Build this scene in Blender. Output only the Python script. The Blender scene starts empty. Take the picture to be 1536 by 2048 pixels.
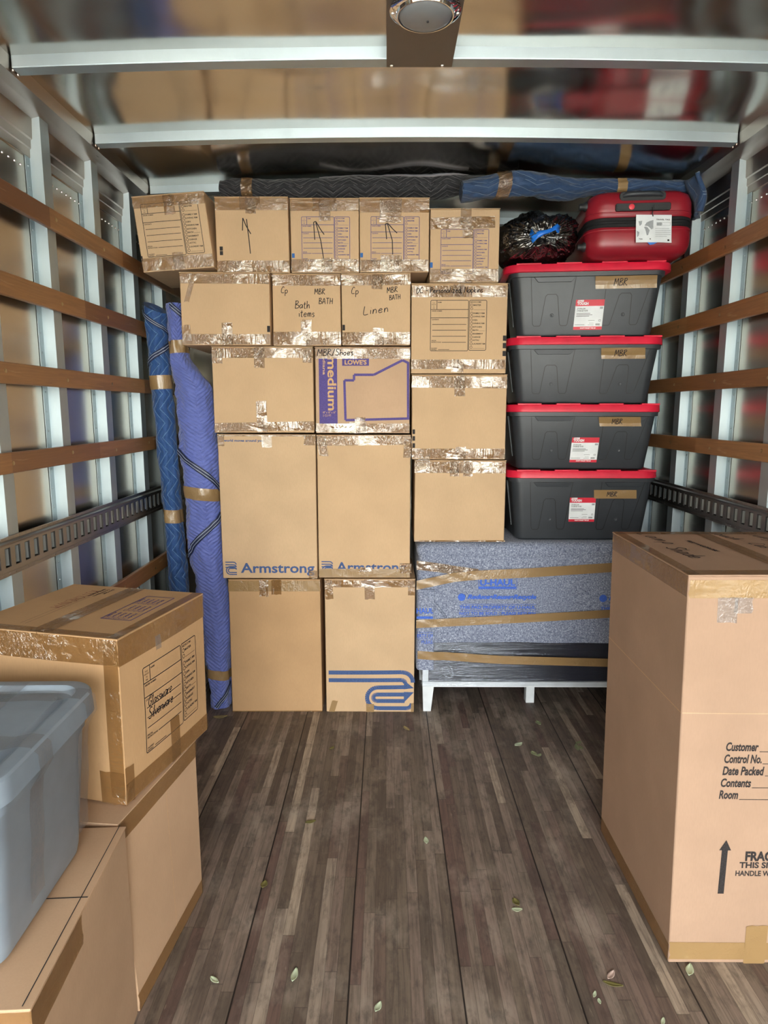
import bpy, bmesh, math, random
from mathutils import Vector, Matrix, noise
random.seed(7)
sc = bpy.context.scene
C = sc.collection
PI = math.pi
# ---------------------------------------------------------------- camera
cam = bpy.data.cameras.new('camera')
cam.sensor_fit = 'VERTICAL'; cam.sensor_height = 36.0; cam.lens = 36.0*1320/2048
cam.clip_start = 0.02
camo = bpy.data.objects.new('camera', cam); C.objects.link(camo)
camo.location = (0, 0, 1.536)
camo.rotation_euler = (math.radians(90-8.785), 0, math.radians(0.26))
sc.camera = camo
# ---------------------------------------------------------------- world, light, exposure
sc.view_settings.view_transform = 'Standard'; sc.view_settings.look = 'None'
sc.view_settings.gamma = 1; sc.view_settings.use_curve_mapping = False
sc.view_settings.exposure = 1.8
sc.cycles.use_denoising = True
sc.cycles.max_bounces = 10; sc.cycles.diffuse_bounces = 5; sc.cycles.glossy_bounces = 6; sc.cycles.transparent_max_bounces = 16
sc.cycles.sample_clamp_indirect = 8
W = bpy.data.worlds.new('overcast_sky'); sc.world = W; W.use_nodes = True
wn = W.node_tree; wn.nodes.clear()
SKY = 5.2
def wnode(t, **k):
    n = wn.nodes.new(t)
    for a, b in k.items(): setattr(n, a, b)
    return n
wo = wnode('ShaderNodeOutputWorld'); wb = wnode('ShaderNodeBackground'); wb.inputs[1].default_value = SKY
wt = wnode('ShaderNodeTexCoord'); ws = wnode('ShaderNodeSeparateXYZ'); wr = wnode('ShaderNodeValToRGB')
wn.links.new(wt.outputs['Generated'], ws.inputs[0])
wz = wnode('ShaderNodeTexNoise'); wz.inputs['Scale'].default_value = 13; wz.inputs['Detail'].default_value = 5
wn.links.new(wt.outputs['Generated'], wz.inputs['Vector'])
wm = wnode('ShaderNodeMath', operation='MULTIPLY_ADD'); wm.inputs[1].default_value = 1.0; wm.inputs[2].default_value = -0.41
wn.links.new(wz.outputs['Fac'], wm.inputs[0])
wa = wnode('ShaderNodeMath', operation='ADD'); wn.links.new(ws.outputs['Z'], wa.inputs[0]); wn.links.new(wm.outputs[0], wa.inputs[1])
wn.links.new(wa.outputs[0], wr.inputs[0])
cr = wr.color_ramp
cr.elements[0].position = 0.0; cr.elements[0].color = (0.10, 0.12, 0.07, 1)
cr.elements[1].position = 0.10; cr.elements[1].color = (0.16, 0.19, 0.11, 1)
for p, c in ((0.135, (1.05, 1.05, 0.98, 1)), (0.35, (1.05, 1.08, 1.10, 1)), (1.0, (0.80, 0.93, 1.10, 1))):
    e = cr.elements.new(p); e.color = c
wn.links.new(wr.outputs[0], wb.inputs[0]); wn.links.new(wb.outputs[0], wo.inputs[0])
REAR = -3.0          # the open rear of the load box
pl = bpy.data.lights.new('rear_opening', 'AREA'); pl.shape = 'RECTANGLE'; pl.size = 2.66; pl.size_y = 2.62
pl.cycles.is_portal = True
plo = bpy.data.objects.new('rear_opening', pl); C.objects.link(plo)
plo.location = (0.11, REAR, 1.31); plo.rotation_euler = (math.radians(90), 0, 0)
sun = bpy.data.lights.new('sun', 'SUN'); sun.energy = 22; sun.angle = .01; sun.color = (1, .95, .86)  # unseen sun, added so the paving bounces light onto ceiling and upper boxes
suno = bpy.data.objects.new('sun', sun); C.objects.link(suno); suno.rotation_euler = (math.radians(-42), math.radians(14), 0)
# ---------------------------------------------------------------- materials
def lin(c):
    return tuple(((v/255)/12.92 if v/255 <= 0.04045 else ((v/255+0.055)/1.055)**2.4) for v in c)
class NT:
    def __init__(s, name):
        s.m = bpy.data.materials.new(name); s.m.use_nodes = True
        s.t = s.m.node_tree; s.t.nodes.clear()
        s.out = s.n('ShaderNodeOutputMaterial')
    def n(s, t, ins=None, **k):
        x = s.t.nodes.new(t)
        for a, b in k.items(): setattr(x, a, b)
        for a, b in (ins or {}).items():
            if hasattr(b, 'is_output'): s.t.links.new(b, x.inputs[a])
            else: x.inputs[a].default_value = b
        return x
    def math(s, op, a, b=0.0, c=0.0):
        x = s.n('ShaderNodeMath', {0: a, 1: b, 2: c}, operation=op); return x.outputs[0]
    def obj(s): return s.n('ShaderNodeTexCoord').outputs['Object']
    def uv(s): return s.n('ShaderNodeTexCoord').outputs['UV']
    def map(s, v, sc=(1, 1, 1), loc=(0, 0, 0)):
        return s.n('ShaderNodeMapping', {'Vector': v, 'Scale': sc, 'Location': loc}).outputs[0]
    def noise(s, v, scale, detail=3, rough=.5, dist=0):
        return s.n('ShaderNodeTexNoise', {'Vector': v, 'Scale': scale, 'Detail': detail, 'Roughness': rough, 'Distortion': dist}).outputs['Fac']
    def ramp(s, f, stops, interp='LINEAR'):
        r = s.n('ShaderNodeValToRGB', {0: f}); e = r.color_ramp; e.interpolation = interp
        while len(e.elements) < len(stops): e.elements.new(0.5)
        for el, (p, c) in zip(e.elements, stops):
            el.position = p; el.color = (c, c, c, 1) if not isinstance(c, tuple) else (*c, 1)
        return r.outputs[0]
    def mix(s, f, a, b, mode='MIX'):
        x = s.n('ShaderNodeMix', data_type='RGBA', blend_type=mode)
        for i, v in ((0, f), (6, a), (7, b)):
            if hasattr(v, 'is_output'): s.t.links.new(v, x.inputs[i])
            else: x.inputs[i].default_value = v if i == 0 else (*v[:3], 1)
        return x.outputs[2]
    def bump(s, h, strength=.3, dist=.002, nrm=None):
        d = {'Height': h, 'Strength': strength, 'Distance': dist}
        if nrm is not None: d['Normal'] = nrm
        return s.n('ShaderNodeBump', d).outputs[0]
    def bsdf(s, col, rough=.6, metal=0, nrm=None, spec=.5, link=True, **k):
        d = {'Base Color': col if hasattr(col, 'is_output') else (*col, 1), 'Roughness': rough, 'Metallic': metal, 'Specular IOR Level': spec}
        if nrm is not None: d['Normal'] = nrm
        for a, b in k.items(): d[a.replace('_', ' ')] = b
        x = s.n('ShaderNodeBsdfPrincipled', d)
        if link: s.t.links.new(x.outputs[0], s.out.inputs[0])
        return x.outputs[0]
    def surf(s, x): s.t.links.new(x, s.out.inputs[0])
def plain(name, rgb, rough=.6, metal=0, spec=.5, bumpy=None):
    t = NT(name); o = t.obj()
    n = t.noise(o, 14, 4)
    c = lin(rgb)
    col = t.mix(t.ramp(n, [(.3, 0.0), (.7, 1.0)]), tuple(v*.9 for v in c), tuple(min(1, v*1.08) for v in c))
    nr = t.bump(t.noise(o, bumpy[0], 4), bumpy[1], bumpy[2]) if bumpy else None
    t.bsdf(col, rough, metal, nr, spec)
    return t.m
def cardboard(name, rgb, var=.085):
    t = NT(name); o = t.obj()
    rnd = t.n('ShaderNodeObjectInfo').outputs['Random']
    c = lin(rgb)
    fine = t.noise(t.map(o, (320, 320, 60)), 1.0, 3)
    cloud = t.noise(o, 5, 4)
    stripe = t.noise(t.map(o, (150, 150, 3)), 1.0, 1)
    col = t.mix(t.ramp(cloud, [(.3, 0.), (.72, 1.)]), tuple(v*(1-var) for v in c), tuple(v*(1+var) for v in c))
    col = t.mix(t.math('MULTIPLY', t.ramp(fine, [(.35, 1.), (.6, 0.)]), .16), col, tuple(v*.72 for v in c))
    col = t.mix(t.math('MULTIPLY', rnd, .35), col, (c[0]*1.06, c[1]*.97, c[2]*.86))
    h = t.math('ADD', t.math('MULTIPLY', stripe, .6), t.math('MULTIPLY', fine, .3))
    t.bsdf(col, .72, 0, t.bump(h, .18, .0012), .25)
    return t.m
M = {}
M['card'] = cardboard('kraft_cardboard', (205, 175, 140))
M['card_pink'] = cardboard('rosy_kraft_cardboard', (198, 167, 138))
M['card_dark'] = cardboard('brown_kraft_cardboard', (192, 156, 116))
M['card_big'] = cardboard('dimmed_pinkish_cardboard', (170, 142, 121))  # pinkish kraft, colour darkened to offset the strong light on this box
M['flap'] = cardboard('cardboard_edge', (205, 174, 134))
def tape_mat(name, rgb, opac, seed, wr=1.0, tint=(.88, .81, .68), spec=.9, rough=.08):
    t = NT(name); o = t.obj()
    o2 = t.map(o, (1, 1, 1), (seed, seed*1.7, seed*.3))
    zone = t.ramp(t.noise(o2, 7.0, 3), [(.42, 0.), (.56, 1.)])
    zone2 = t.ramp(t.noise(t.map(o2, (1, 1, 1), (3, 1, 8)), 9.0, 2), [(.50, 0.), (.62, 1.)])
    slow = t.noise(t.map(o2, (7, 7, 22)), 1, 3, .5, .6)
    crk = t.noise(t.map(o2, (75, 75, 60)), 1, 2, .6, 1.5)
    flu = t.noise(t.map(o2, (120, 120, 9)), 1, 1)
    h = t.math('ADD', t.math('MULTIPLY', slow, .9), t.math('ADD', t.math('MULTIPLY', t.math('MULTIPLY', crk, zone), 1.15), t.math('MULTIPLY', t.math('MULTIPLY', flu, zone2), .55)))
    nr = t.bump(h, .9*wr, .006)
    c = lin(rgb)
    film = t.bsdf(c, rough, 0, nr, spec, link=False, IOR=1.9)
    tr = t.n('ShaderNodeBsdfTransparent', {0: (*tint, 1)}).outputs[0]
    t.surf(t.n('ShaderNodeMixShader', {0: opac, 1: tr, 2: film}).outputs[0])
    return t.m
M['tape'] = tape_mat('brown_packing_tape', (150, 112, 70), .52, 1.3)
M['tape2'] = tape_mat('brown_packing_tape_crinkled', (152, 114, 72), .56, 4.1, 1.5, spec=1.0)
M['tape_flat'] = tape_mat('tan_packing_tape_smooth', (168, 136, 92), .84, 2.2, .35, spec=.4, rough=.24)
M['tape_clear'] = tape_mat('clear_packing_tape', (150, 152, 156), .30, 5.2, .8, (.93, .93, .93))
M['film'] = None
def ink_mat(name, rgb): 
    t = NT(name); o = t.obj()
    n = t.noise(o, 260, 2)
    c = lin(rgb)
    t.bsdf(t.mix(t.ramp(n, [(.35, 0.), (.7, 1.)]), c, tuple(v*1.35+.012 for v in c)), .65, 0, None, .2)
    return t.m
M['ink_black'] = ink_mat('black_print', (44, 40, 40))
M['ink_blue'] = ink_mat('blue_print', (56, 58, 124))
M['ink_navy'] = ink_mat('navy_print', (62, 84, 128))
M['ink_violet'] = ink_mat('violet_print', (84, 72, 132))
M['ink_sky'] = ink_mat('bright_blue_print', (52, 98, 160))
M['ink_pad'] = ink_mat('pad_blue_print', (66, 102, 196))
M['ink_kraft'] = ink_mat('unprinted_kraft', (200, 162, 118))
M['ink_red'] = ink_mat('red_marker', (128, 70, 56))
M['marker'] = ink_mat('black_marker', (34, 30, 32))
M['ink_grey'] = ink_mat('grey_print', (150, 154, 158))
M['white_paper'] = plain('white_paper', (232, 236, 238), .55)
M['label_red'] = plain('red_label', (212, 34, 58), .45)
# metals
def metal(name, rgb, rough, rv=.08, stretch=(1, 1, 1), bump=.02, metal_=1.0):
    t = NT(name); o = t.obj()
    n = t.noise(t.map(o, stretch), 3.0, 5, .6)
    f = t.noise(t.map(o, tuple(v*30 for v in stretch)), 1, 3)
    c = lin(rgb)
    col = t.mix(n, tuple(v*.86 for v in c), tuple(min(1, v*1.1) for v in c))
    r = t.math('ADD', t.math('MULTIPLY', n, rv*2), rough-rv)
    t.bsdf(col, r, metal_, t.bump(f, bump, .002))
    return t.m
M['sheet'] = metal('mill_aluminium_sheet', (186, 180, 170), .24, .05, (1, 1, .3))
M['roof'] = metal('bright_aluminium_roof_skin', (196, 192, 184), .17, .05, (1, 1, 1), .01)
M['galv'] = metal('galvanised_steel', (182, 196, 202), .48, .06, (4, 4, 2), .08, .8)
M['galv_dark'] = metal('zinc_steel_track', (150, 148, 145), .34, .08, (4, 4, 8), .1)
M['rail'] = metal('aluminium_top_rail', (172, 160, 150), .3, .06, (2, .3, 2))
M['plate'] = metal('dull_steel_plate', (128, 124, 120), .5, .05, (5, 5, 5), .05)
M['chrome'] = metal('chrome', (225, 225, 228), .06, .01)
M['rivet'] = metal('bright_rivet', (235, 235, 235), .25, .03)
M['screw'] = metal('zinc_screw', (200, 180, 140), .35, .05)
M['dark_gap'] = plain('shadowed_steel', (40, 40, 40), .8)
# timber
def slat_mat():
    t = NT('varnished_hardwood_slat'); o = t.obj()
    rnd = t.n('ShaderNodeObjectInfo').outputs['Random']
    sx = t.n('ShaderNodeSeparateXYZ', {0: o})
    seg = t.math('FLOOR', t.math('ADD', t.math('MULTIPLY', sx.outputs['Y'], 1.55), t.math('MULTIPLY', rnd, 37.0)))
    wn_ = t.n('ShaderNodeTexWhiteNoise', {'W': t.math('ADD', seg, t.math('MULTIPLY', rnd, 91.0))}, noise_dimensions='1D').outputs['Value']
    g = t.noise(t.map(o, (60, 3.0, 60)), 1, 5, .65, .6)
    base = t.ramp(wn_, [(0, lin((117, 71, 46))), (.35, lin((151, 104, 65))), (.7, lin((183, 134, 85))), (1, lin((168, 116, 70)))])
    col = t.mix(t.ramp(g, [(.3, 0.), (.7, 1.)]), base, lin((107, 73, 49)), 'MIX')
    col = t.mix(.55, base, col)
    worn = t.ramp(t.noise(t.map(o, (20, 5, 40)), 1, 5), [(.66, 0.), (.76, 1.)])
    col = t.mix(t.math('MULTIPLY', worn, .4), col, lin((231, 200, 153)))
    t.bsdf(col, .42, 0, t.bump(g, .12, .002), .5)
    return t.m
M['slat'] = slat_mat()
def floor_mat():
    t = NT('worn_laminated_oak_floor'); o = t.obj()
    s = t.n('ShaderNodeSeparateXYZ', {0: o}); x, y = s.outputs['X'], s.outputs['Y']
    SW = .034
    wob = t.math('MULTIPLY', t.math('SUBTRACT', t.noise(t.map(o, (.8, .5, 1)), 1, 2), .5), .012)
    xs = t.math('DIVIDE', t.math('ADD', t.math('ADD', x, wob), 5.0), SW)
    i = t.math('FLOOR', xs); fx = t.math('FRACT', xs)
    r1 = t.n('ShaderNodeTexWhiteNoise', {'W': i}, noise_dimensions='1D').outputs['Value']
    ys = t.math('DIVIDE', t.math('ADD', y, t.math('MULTIPLY', r1, 9.0)), t.math('ADD', t.math('MULTIPLY', r1, .65), .34))
    j = t.math('FLOOR', ys); fy = t.math('FRACT', ys)
    cv = t.n('ShaderNodeCombineXYZ', {0: i, 1: j}).outputs[0]
    w = t.n('ShaderNodeTexWhiteNoise', {'Vector': cv}, noise_dimensions='2D')
    r2 = w.outputs['Value']
    base = t.ramp(r2, [(0, lin((99, 86, 76))), (.22, lin((124, 111, 98))), (.42, lin((110, 88, 81))), (.55, lin((148, 133, 120))), (.72, lin((134, 119, 107))), (.86, lin((115, 102, 90))), (.95, lin((164, 149, 134))), (1, lin((189, 172, 151)))])
    gv = t.n('ShaderNodeVectorMath', {0: t.map(o, (85, 4.5, 1)), 1: t.n('ShaderNodeVectorMath', {0: cv, 3: 3.7}, operation='SCALE').outputs[0]}, operation='ADD').outputs[0]
    g = t.noise(gv, 1, 6, .7, .5)
    col = t.mix(t.ramp(g, [(.34, 1.), (.58, 0.)]), base, lin((71, 61, 55)))
    col = t.mix(.62, base, col)
    stain = t.noise(t.map(o, (1.6, 1.0, 1)), 1.6, 5, .6)
    col = t.mix(t.math('MULTIPLY', t.ramp(stain, [(.50, 0.), (.68, 1.)]), .55), col, lin((73, 67, 63)))
    dust = t.noise(t.map(o, (2.3, 1.2, 1), (4, 2, 0)), 2.0, 5, .65)
    col = t.mix(t.math('MULTIPLY', t.ramp(dust, [(.52, 0.), (.74, 1.)]), .5), col, lin((191, 178, 163)))
    gr = t.noise(t.map(o, (14, 6, 1), (2, 7, 0)), 2.0, 6, .7)
    col = t.mix(t.math('MULTIPLY', t.ramp(gr, [(.50, 0.), (.66, 1.)]), .5), col, lin((58, 52, 49)))
    sc_ = t.noise(t.map(o, (60, 9, 1), (1, 3, 0)), 1.6, 3, .6)
    col = t.mix(t.math('MULTIPLY', t.ramp(sc_, [(.66, 0.), (.72, 1.)]), .35), col, lin((158, 146, 130)))
    edge = t.math('MINIMUM', fx, t.math('SUBTRACT', 1.0, fx))
    seam = t.ramp(edge, [(.0, 1.), (.035, 0.)])
    endj = t.ramp(t.math('MINIMUM', fy, t.math('SUBTRACT', 1.0, fy)), [(.0, 1.), (.004, 0.)])
    col = t.mix(t.math('MULTIPLY', seam, .55), col, lin((50, 44, 40)))
    col = t.mix(t.math('MULTIPLY', endj, .5), col, lin((50, 44, 40)))
    b = t.math('FRACT', t.math('DIVIDE', t.math('ADD', i, .0), 9.0))
    big = t.math('MULTIPLY', t.math('LESS_THAN', b, .06), t.ramp(fx, [(.0, 1.), (.10, 1.), (.16, 0.)]))
    col = t.mix(t.math('MULTIPLY', big, .93), col, lin((22, 18, 17)))
    h = t.math('SUBTRACT', t.math('ADD', t.math('MULTIPLY', g, .35), t.math('MULTIPLY', r2, .2)), t.math('ADD', t.math('MULTIPLY', seam, .4), t.math('MULTIPLY', big, 2.0)))
    rough = t.math('ADD', .46, t.math('MULTIPLY', dust, .25))
    t.bsdf(col, rough, 0, t.bump(h, .35, .002), .4)
    return t.m
M['floor'] = floor_mat()
# fabrics
def quilt(name, rgb, stitch, pitch=.026, zig=.075, amp=.05, sheen=.2, rough=.6, sw=.045):
    t = NT(name); uv = t.uv()
    s = t.n('ShaderNodeSeparateXYZ', {0: uv}); u, v = s.outputs['X'], s.outputs['Y']
    wob = t.math('MULTIPLY', t.math('SUBTRACT', t.noise(uv, 16, 2), .5), .014)
    tri = t.math('PINGPONG', t.math('ADD', u, wob), zig)
    d = t.math('DIVIDE', t.math('ADD', v, t.math('MULTIPLY', tri, amp/zig)), pitch)
    f = t.math('FRACT', d)
    e = t.math('MINIMUM', f, t.math('SUBTRACT', 1.0, f))
    dash = t.math('LESS_THAN', t.math('FRACT', t.math('MULTIPLY', u, 190.)), .62)
    line = t.math('MULTIPLY', t.ramp(e, [(0., 1.), (sw, 1.), (sw*1.6, 0.)]), dash)
    wr = t.noise(t.map(uv, (26, 70, 1)), 1, 4, .6, 1.2)
    c = lin(rgb)
    col = t.mix(t.ramp(wr, [(.3, 0.), (.7, 1.)]), tuple(x*.82 for x in c), tuple(x*1.12 for x in c))
    col = t.mix(t.math('MULTIPLY', line, .75), col, lin(stitch))
    puff = t.math('POWER', t.math('MULTIPLY', e, 2.0), .45)
    h = t.math('ADD', puff, t.math('MULTIPLY', wr, .9))
    t.bsdf(col, rough, 0, t.bump(h, .7, .006), .35, Sheen_Weight=sheen)
    return t.m
M['quilt_black'] = quilt('black_quilted_fabric', (34, 34, 38), (156, 150, 152), .030, .075, .06, sw=.03)
M['quilt_blue'] = quilt('slate_blue_quilted_fabric', (46, 72, 108), (160, 178, 198), .042, .11, .045, sw=.022)
M['quilt_navy'] = quilt('royal_blue_quilted_fabric', (38, 78, 134), (128, 166, 208), .034, .07, .05)
M['quilt_peri'] = quilt('periwinkle_quilted_fabric', (100, 114, 190), (132, 146, 220), .020, .11, .07, .3, .5, .07)
M['binding'] = plain('navy_binding', (32, 42, 74), .6)
M['binding_line'] = plain('white_stitching', (176, 186, 206), .6)
def felt():
    t = NT('grey_blue_recycled_felt'); o = t.obj()
    n = t.noise(o, 150, 3, .7); n2 = t.noise(t.map(o, (1, 1, 1), (5, 3, 1)), 260, 2, .6); big = t.noise(o, 6, 3)
    col = t.ramp(n, [(.30, lin((70, 76, 96))), (.42, lin((122, 130, 152))), (.56, lin((152, 160, 182))), (.68, lin((206, 212, 224)))])
    col = t.mix(t.ramp(n2, [(.64, 0.), (.70, .8)]), col, lin((52, 56, 74)))
    col = t.mix(t.math('MULTIPLY', t.ramp(big, [(.4, 0.), (.7, 1.)]), .25), col, lin((120, 126, 146)))
    t.bsdf(col, .95, 0, t.bump(n, .6, .004), .1, Sheen_Weight=.2)
    return t.m
M['felt'] = felt()
def shrink():
    t = NT('clear_stretch_film'); o = t.obj()
    w = t.noise(t.map(o, (2.2, 2.2, 95)), 1, 4, .6, .5)
    w2 = t.noise(t.map(o, (9, 9, 210)), 1, 3, .6, .3)
    h = t.math('ADD', w, t.math('MULTIPLY', w2, .5))
    g = t.n('ShaderNodeBsdfGlossy', {'Color': (.8, .87, 1, 1), 'Roughness': .06, 'Normal': t.bump(h, 1.0, .0035)}).outputs[0]
    d = t.n('ShaderNodeBsdfDiffuse', {'Color': (*lin((120, 135, 165)), 1)}).outputs[0]
    tr = t.n('ShaderNodeBsdfTransparent', {0: (.93, .94, .95, 1)}).outputs[0]
    a = t.n('ShaderNodeMixShader', {0: .11, 1: tr, 2: g}).outputs[0]
    t.surf(t.n('ShaderNodeMixShader', {0: .012, 1: a, 2: d}).outputs[0])
    return t.m
M['film'] = shrink()
M['panel_dark'] = plain('dark_cabinet_front', (22, 25, 40), .5)
M['white_paint'] = plain('white_painted_wood', (224, 230, 234), .4)
M['tub'] = plain('charcoal_plastic', (54, 58, 63), .42, 0, .5, (180, .08, .001))
M['tub_dark'] = plain('black_plastic_groove', (24, 25, 27), .5)
M['lid_red'] = plain('red_plastic', (224, 36, 66), .38)
M['tote_grey'] = plain('grey_plastic', (136, 149, 162), .38, 0, .5, (120, .05, .001))
M['suit_red'] = plain('red_polycarbonate', (150, 30, 44), .34, 0, .5, (420, .10, .0008))
M['suit_black'] = plain('black_trim', (38, 38, 40), .5)
M['zip'] = plain('black_zipper_tape', (30, 30, 32), .7, 0, .3, (300, .4, .002))
M['red_button'] = plain('red_button', (236, 70, 82), .4)
M['blue_tag'] = plain('blue_plastic_tag', (66, 134, 226), .4)
M['blue_tie'] = plain('blue_drawstring', (26, 118, 224), .38)
def bag():
    t = NT('black_polythene'); o = t.obj()
    h = t.noise(o, 15, 2, .5, 1.8)
    t.bsdf(lin((20, 20, 22)), .12, 0, t.bump(h, .6, .02), .9, IOR=1.85)
    return t.m
M['bag'] = bag()
M['lens'] = plain('frosted_lens', (128, 130, 132), .16)
M['concrete'] = plain('concrete_paving', (176, 174, 168), .9)
# ---------------------------------------------------------------- helpers
def link(o, parent=None):
    C.objects.link(o)
    if parent is not None: o.parent = parent
    return o
def mesh_obj(name, verts, faces, mat, parent=None, smooth=False, ang=35, uvs=None, merge=None):
    me = bpy.data.meshes.new(name)
    me.from_pydata([tuple(v) for v in verts], [], faces)
    if uvs is not None:
        l = me.uv_layers.new(name='UVMap')
        for lp in me.loops: l.data[lp.index].uv = uvs[lp.vertex_index]
    mats = mat if isinstance(mat, (list, tuple)) else [mat]
    for m in mats: me.materials.append(m)
    if merge or smooth:
        bm = bmesh.new(); bm.from_mesh(me)
        if merge: bmesh.ops.remove_doubles(bm, verts=bm.verts, dist=merge)
        bmesh.ops.recalc_face_normals(bm, faces=bm.faces)
        bm.to_mesh(me); bm.free()
    if smooth:
        for p in me.polygons: p.use_smooth = True
        me.set_sharp_from_angle(angle=math.radians(ang))
    o = bpy.data.objects.new(name, me)
    return link(o, parent)
class MB:
    """collects boxes, lofts and tubes for ONE mesh object"""
    def __init__(s): s.v = []; s.f = []; s.cuts = []
    def next_mat(s): s.cuts.append(len(s.f))
    def box(s, x0, y0, z0, x1, y1, z1):
        b = len(s.v)
        s.v += [(x, y, z) for z in (z0, z1) for y in (y0, y1) for x in (x0, x1)]
        s.f += [[b+i for i in q] for q in ((0, 2, 3, 1), (4, 5, 7, 6), (0, 1, 5, 4), (2, 6, 7, 3), (0, 4, 6, 2), (1, 3, 7, 5))]
    def hexa(s, p):
        b = len(s.v); s.v += list(p)
        s.f += [[b+i for i in q] for q in ((0, 2, 3, 1), (4, 5, 7, 6), (0, 1, 5, 4), (2, 6, 7, 3), (0, 4, 6, 2), (1, 3, 7, 5))]
    def rings(s, rs, closed=True, cap0=True, cap1=True):
        b = len(s.v); n = len(rs[0])
        for r in rs: s.v += list(r)
        for i in range(len(rs)-1):
            for j in range(n if closed else n-1):
                k = (j+1) % n
                s.f.append([b+i*n+j, b+i*n+k, b+(i+1)*n+k, b+(i+1)*n+j])
        if cap0: s.f.append([b+j for j in range(n)][::-1])
        if cap1: s.f.append([b+(len(rs)-1)*n+j for j in range(n)])
    def rloft(s, rows, seg=6, cap0=True, cap1=True, c=(0, 0)):
        """rows of (z, width, depth, corner radius)"""
        s.rings([rrect(w, d, r, z, seg, c) for z, w, d, r in rows], True, cap0, cap1)
    def lathe(s, prof, c=(0, 0, 0), n=32, sx=1, sy=1):
        s.rings([[(c[0]+r*sx*math.cos(2*PI*k/n), c[1]+r*sy*math.sin(2*PI*k/n), c[2]+z) for k in range(n)] for r, z in prof], True, True, True)
    def tube(s, pts, r, n=8):
        pts = [Vector(p) for p in pts]; rs = []
        for i, p in enumerate(pts):
            d = (pts[min(i+1, len(pts)-1)]-pts[max(i-1, 0)]).normalized()
            a = d.cross(Vector((0, 0, 1)));  a = a.normalized() if a.length > .01 else Vector((1, 0, 0))
            b2 = d.cross(a)
            rr = r[i] if isinstance(r, (list, tuple)) else r
            rs.append([p+a*rr*math.cos(2*PI*k/n)+b2*rr*math.sin(2*PI*k/n) for k in range(n)])
        s.rings(rs)
    def dome(s, c, nrm, r, h):
        nrm = Vector(nrm); a = nrm.orthogonal().normalized(); b = nrm.cross(a); c = Vector(c)
        s.rings([[c+nrm*hh*h+(a*math.cos(2*PI*k/8)+b*math.sin(2*PI*k/8))*rr*r for k in range(8)] for rr, hh in ((1, 0), (.75, .7), (.3, 1))], True, False, True)
    def build(s, name, mat, parent=None, smooth=False, ang=35, bevel=0):
        o = mesh_obj(name, s.v, s.f, mat, parent, smooth, ang)
        for i, q in enumerate(o.data.polygons): q.material_index = sum(1 for c in s.cuts if i >= c)
        if bevel:
            m = o.modifiers.new('edge', 'BEVEL'); m.width = bevel; m.segments = 2; m.limit_method = 'ANGLE'; m.angle_limit = math.radians(40)
        return o
def rrect(w, d, r, z, seg=6, c=(0, 0)):
    out = []
    for cx, cy, a0 in ((w/2-r, -d/2+r, -PI/2), (w/2-r, d/2-r, 0), (-w/2+r, d/2-r, PI/2), (-w/2+r, -d/2+r, PI)):
        for k in range(seg+1):
            a = a0+PI/2*k/seg
            out.append((c[0]+cx+r*math.cos(a), c[1]+cy+r*math.sin(a), z))
    return out
def thing(name, label, cat, loc=(0, 0, 0), rot=(0, 0, 0), group=None):
    o = bpy.data.objects.new(name, None); o.empty_display_size = .05; link(o)
    o.location = loc; o.rotation_euler = rot
    return tag(o, label, cat, group)
def tag(o, label, cat, group=None):
    o['label'] = label; o['category'] = cat
    if group: o['group'] = group
    return o
def struct(o): o['kind'] = 'structure'; return o
# ---------------------------------------------------------------- flat printing and handwriting, laid on a surface
_tc = {}
def text_mesh(s, bold=0, shear=0, res=3):
    k = (s, bold, shear, res)
    if k in _tc: return _tc[k]
    c = bpy.data.curves.new('t', 'FONT'); c.body = s; c.offset = bold; c.shear = shear; c.resolution_u = res
    o = bpy.data.objects.new('t', c); C.objects.link(o)
    bpy.context.view_layer.update()
    dg = bpy.context.evaluated_depsgraph_get()
    me = o.evaluated_get(dg).to_mesh()
    v = [(p.co.x, p.co.y) for p in me.vertices]; f = [list(p.vertices) for p in me.polygons]
    o.evaluated_get(dg).to_mesh_clear()
    bpy.data.objects.remove(o); bpy.data.curves.remove(c)
    xs = [p[0] for p in v]; ys = [p[1] for p in v]
    x0, x1, y0, y1 = min(xs), max(xs), min(ys), max(ys)
    v = [((a-x0)/(x1-x0), (b-y0)/(y1-y0)) for a, b in v]
    _tc[k] = (v, f, (x1-x0)/(y1-y0)); return _tc[k]
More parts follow.
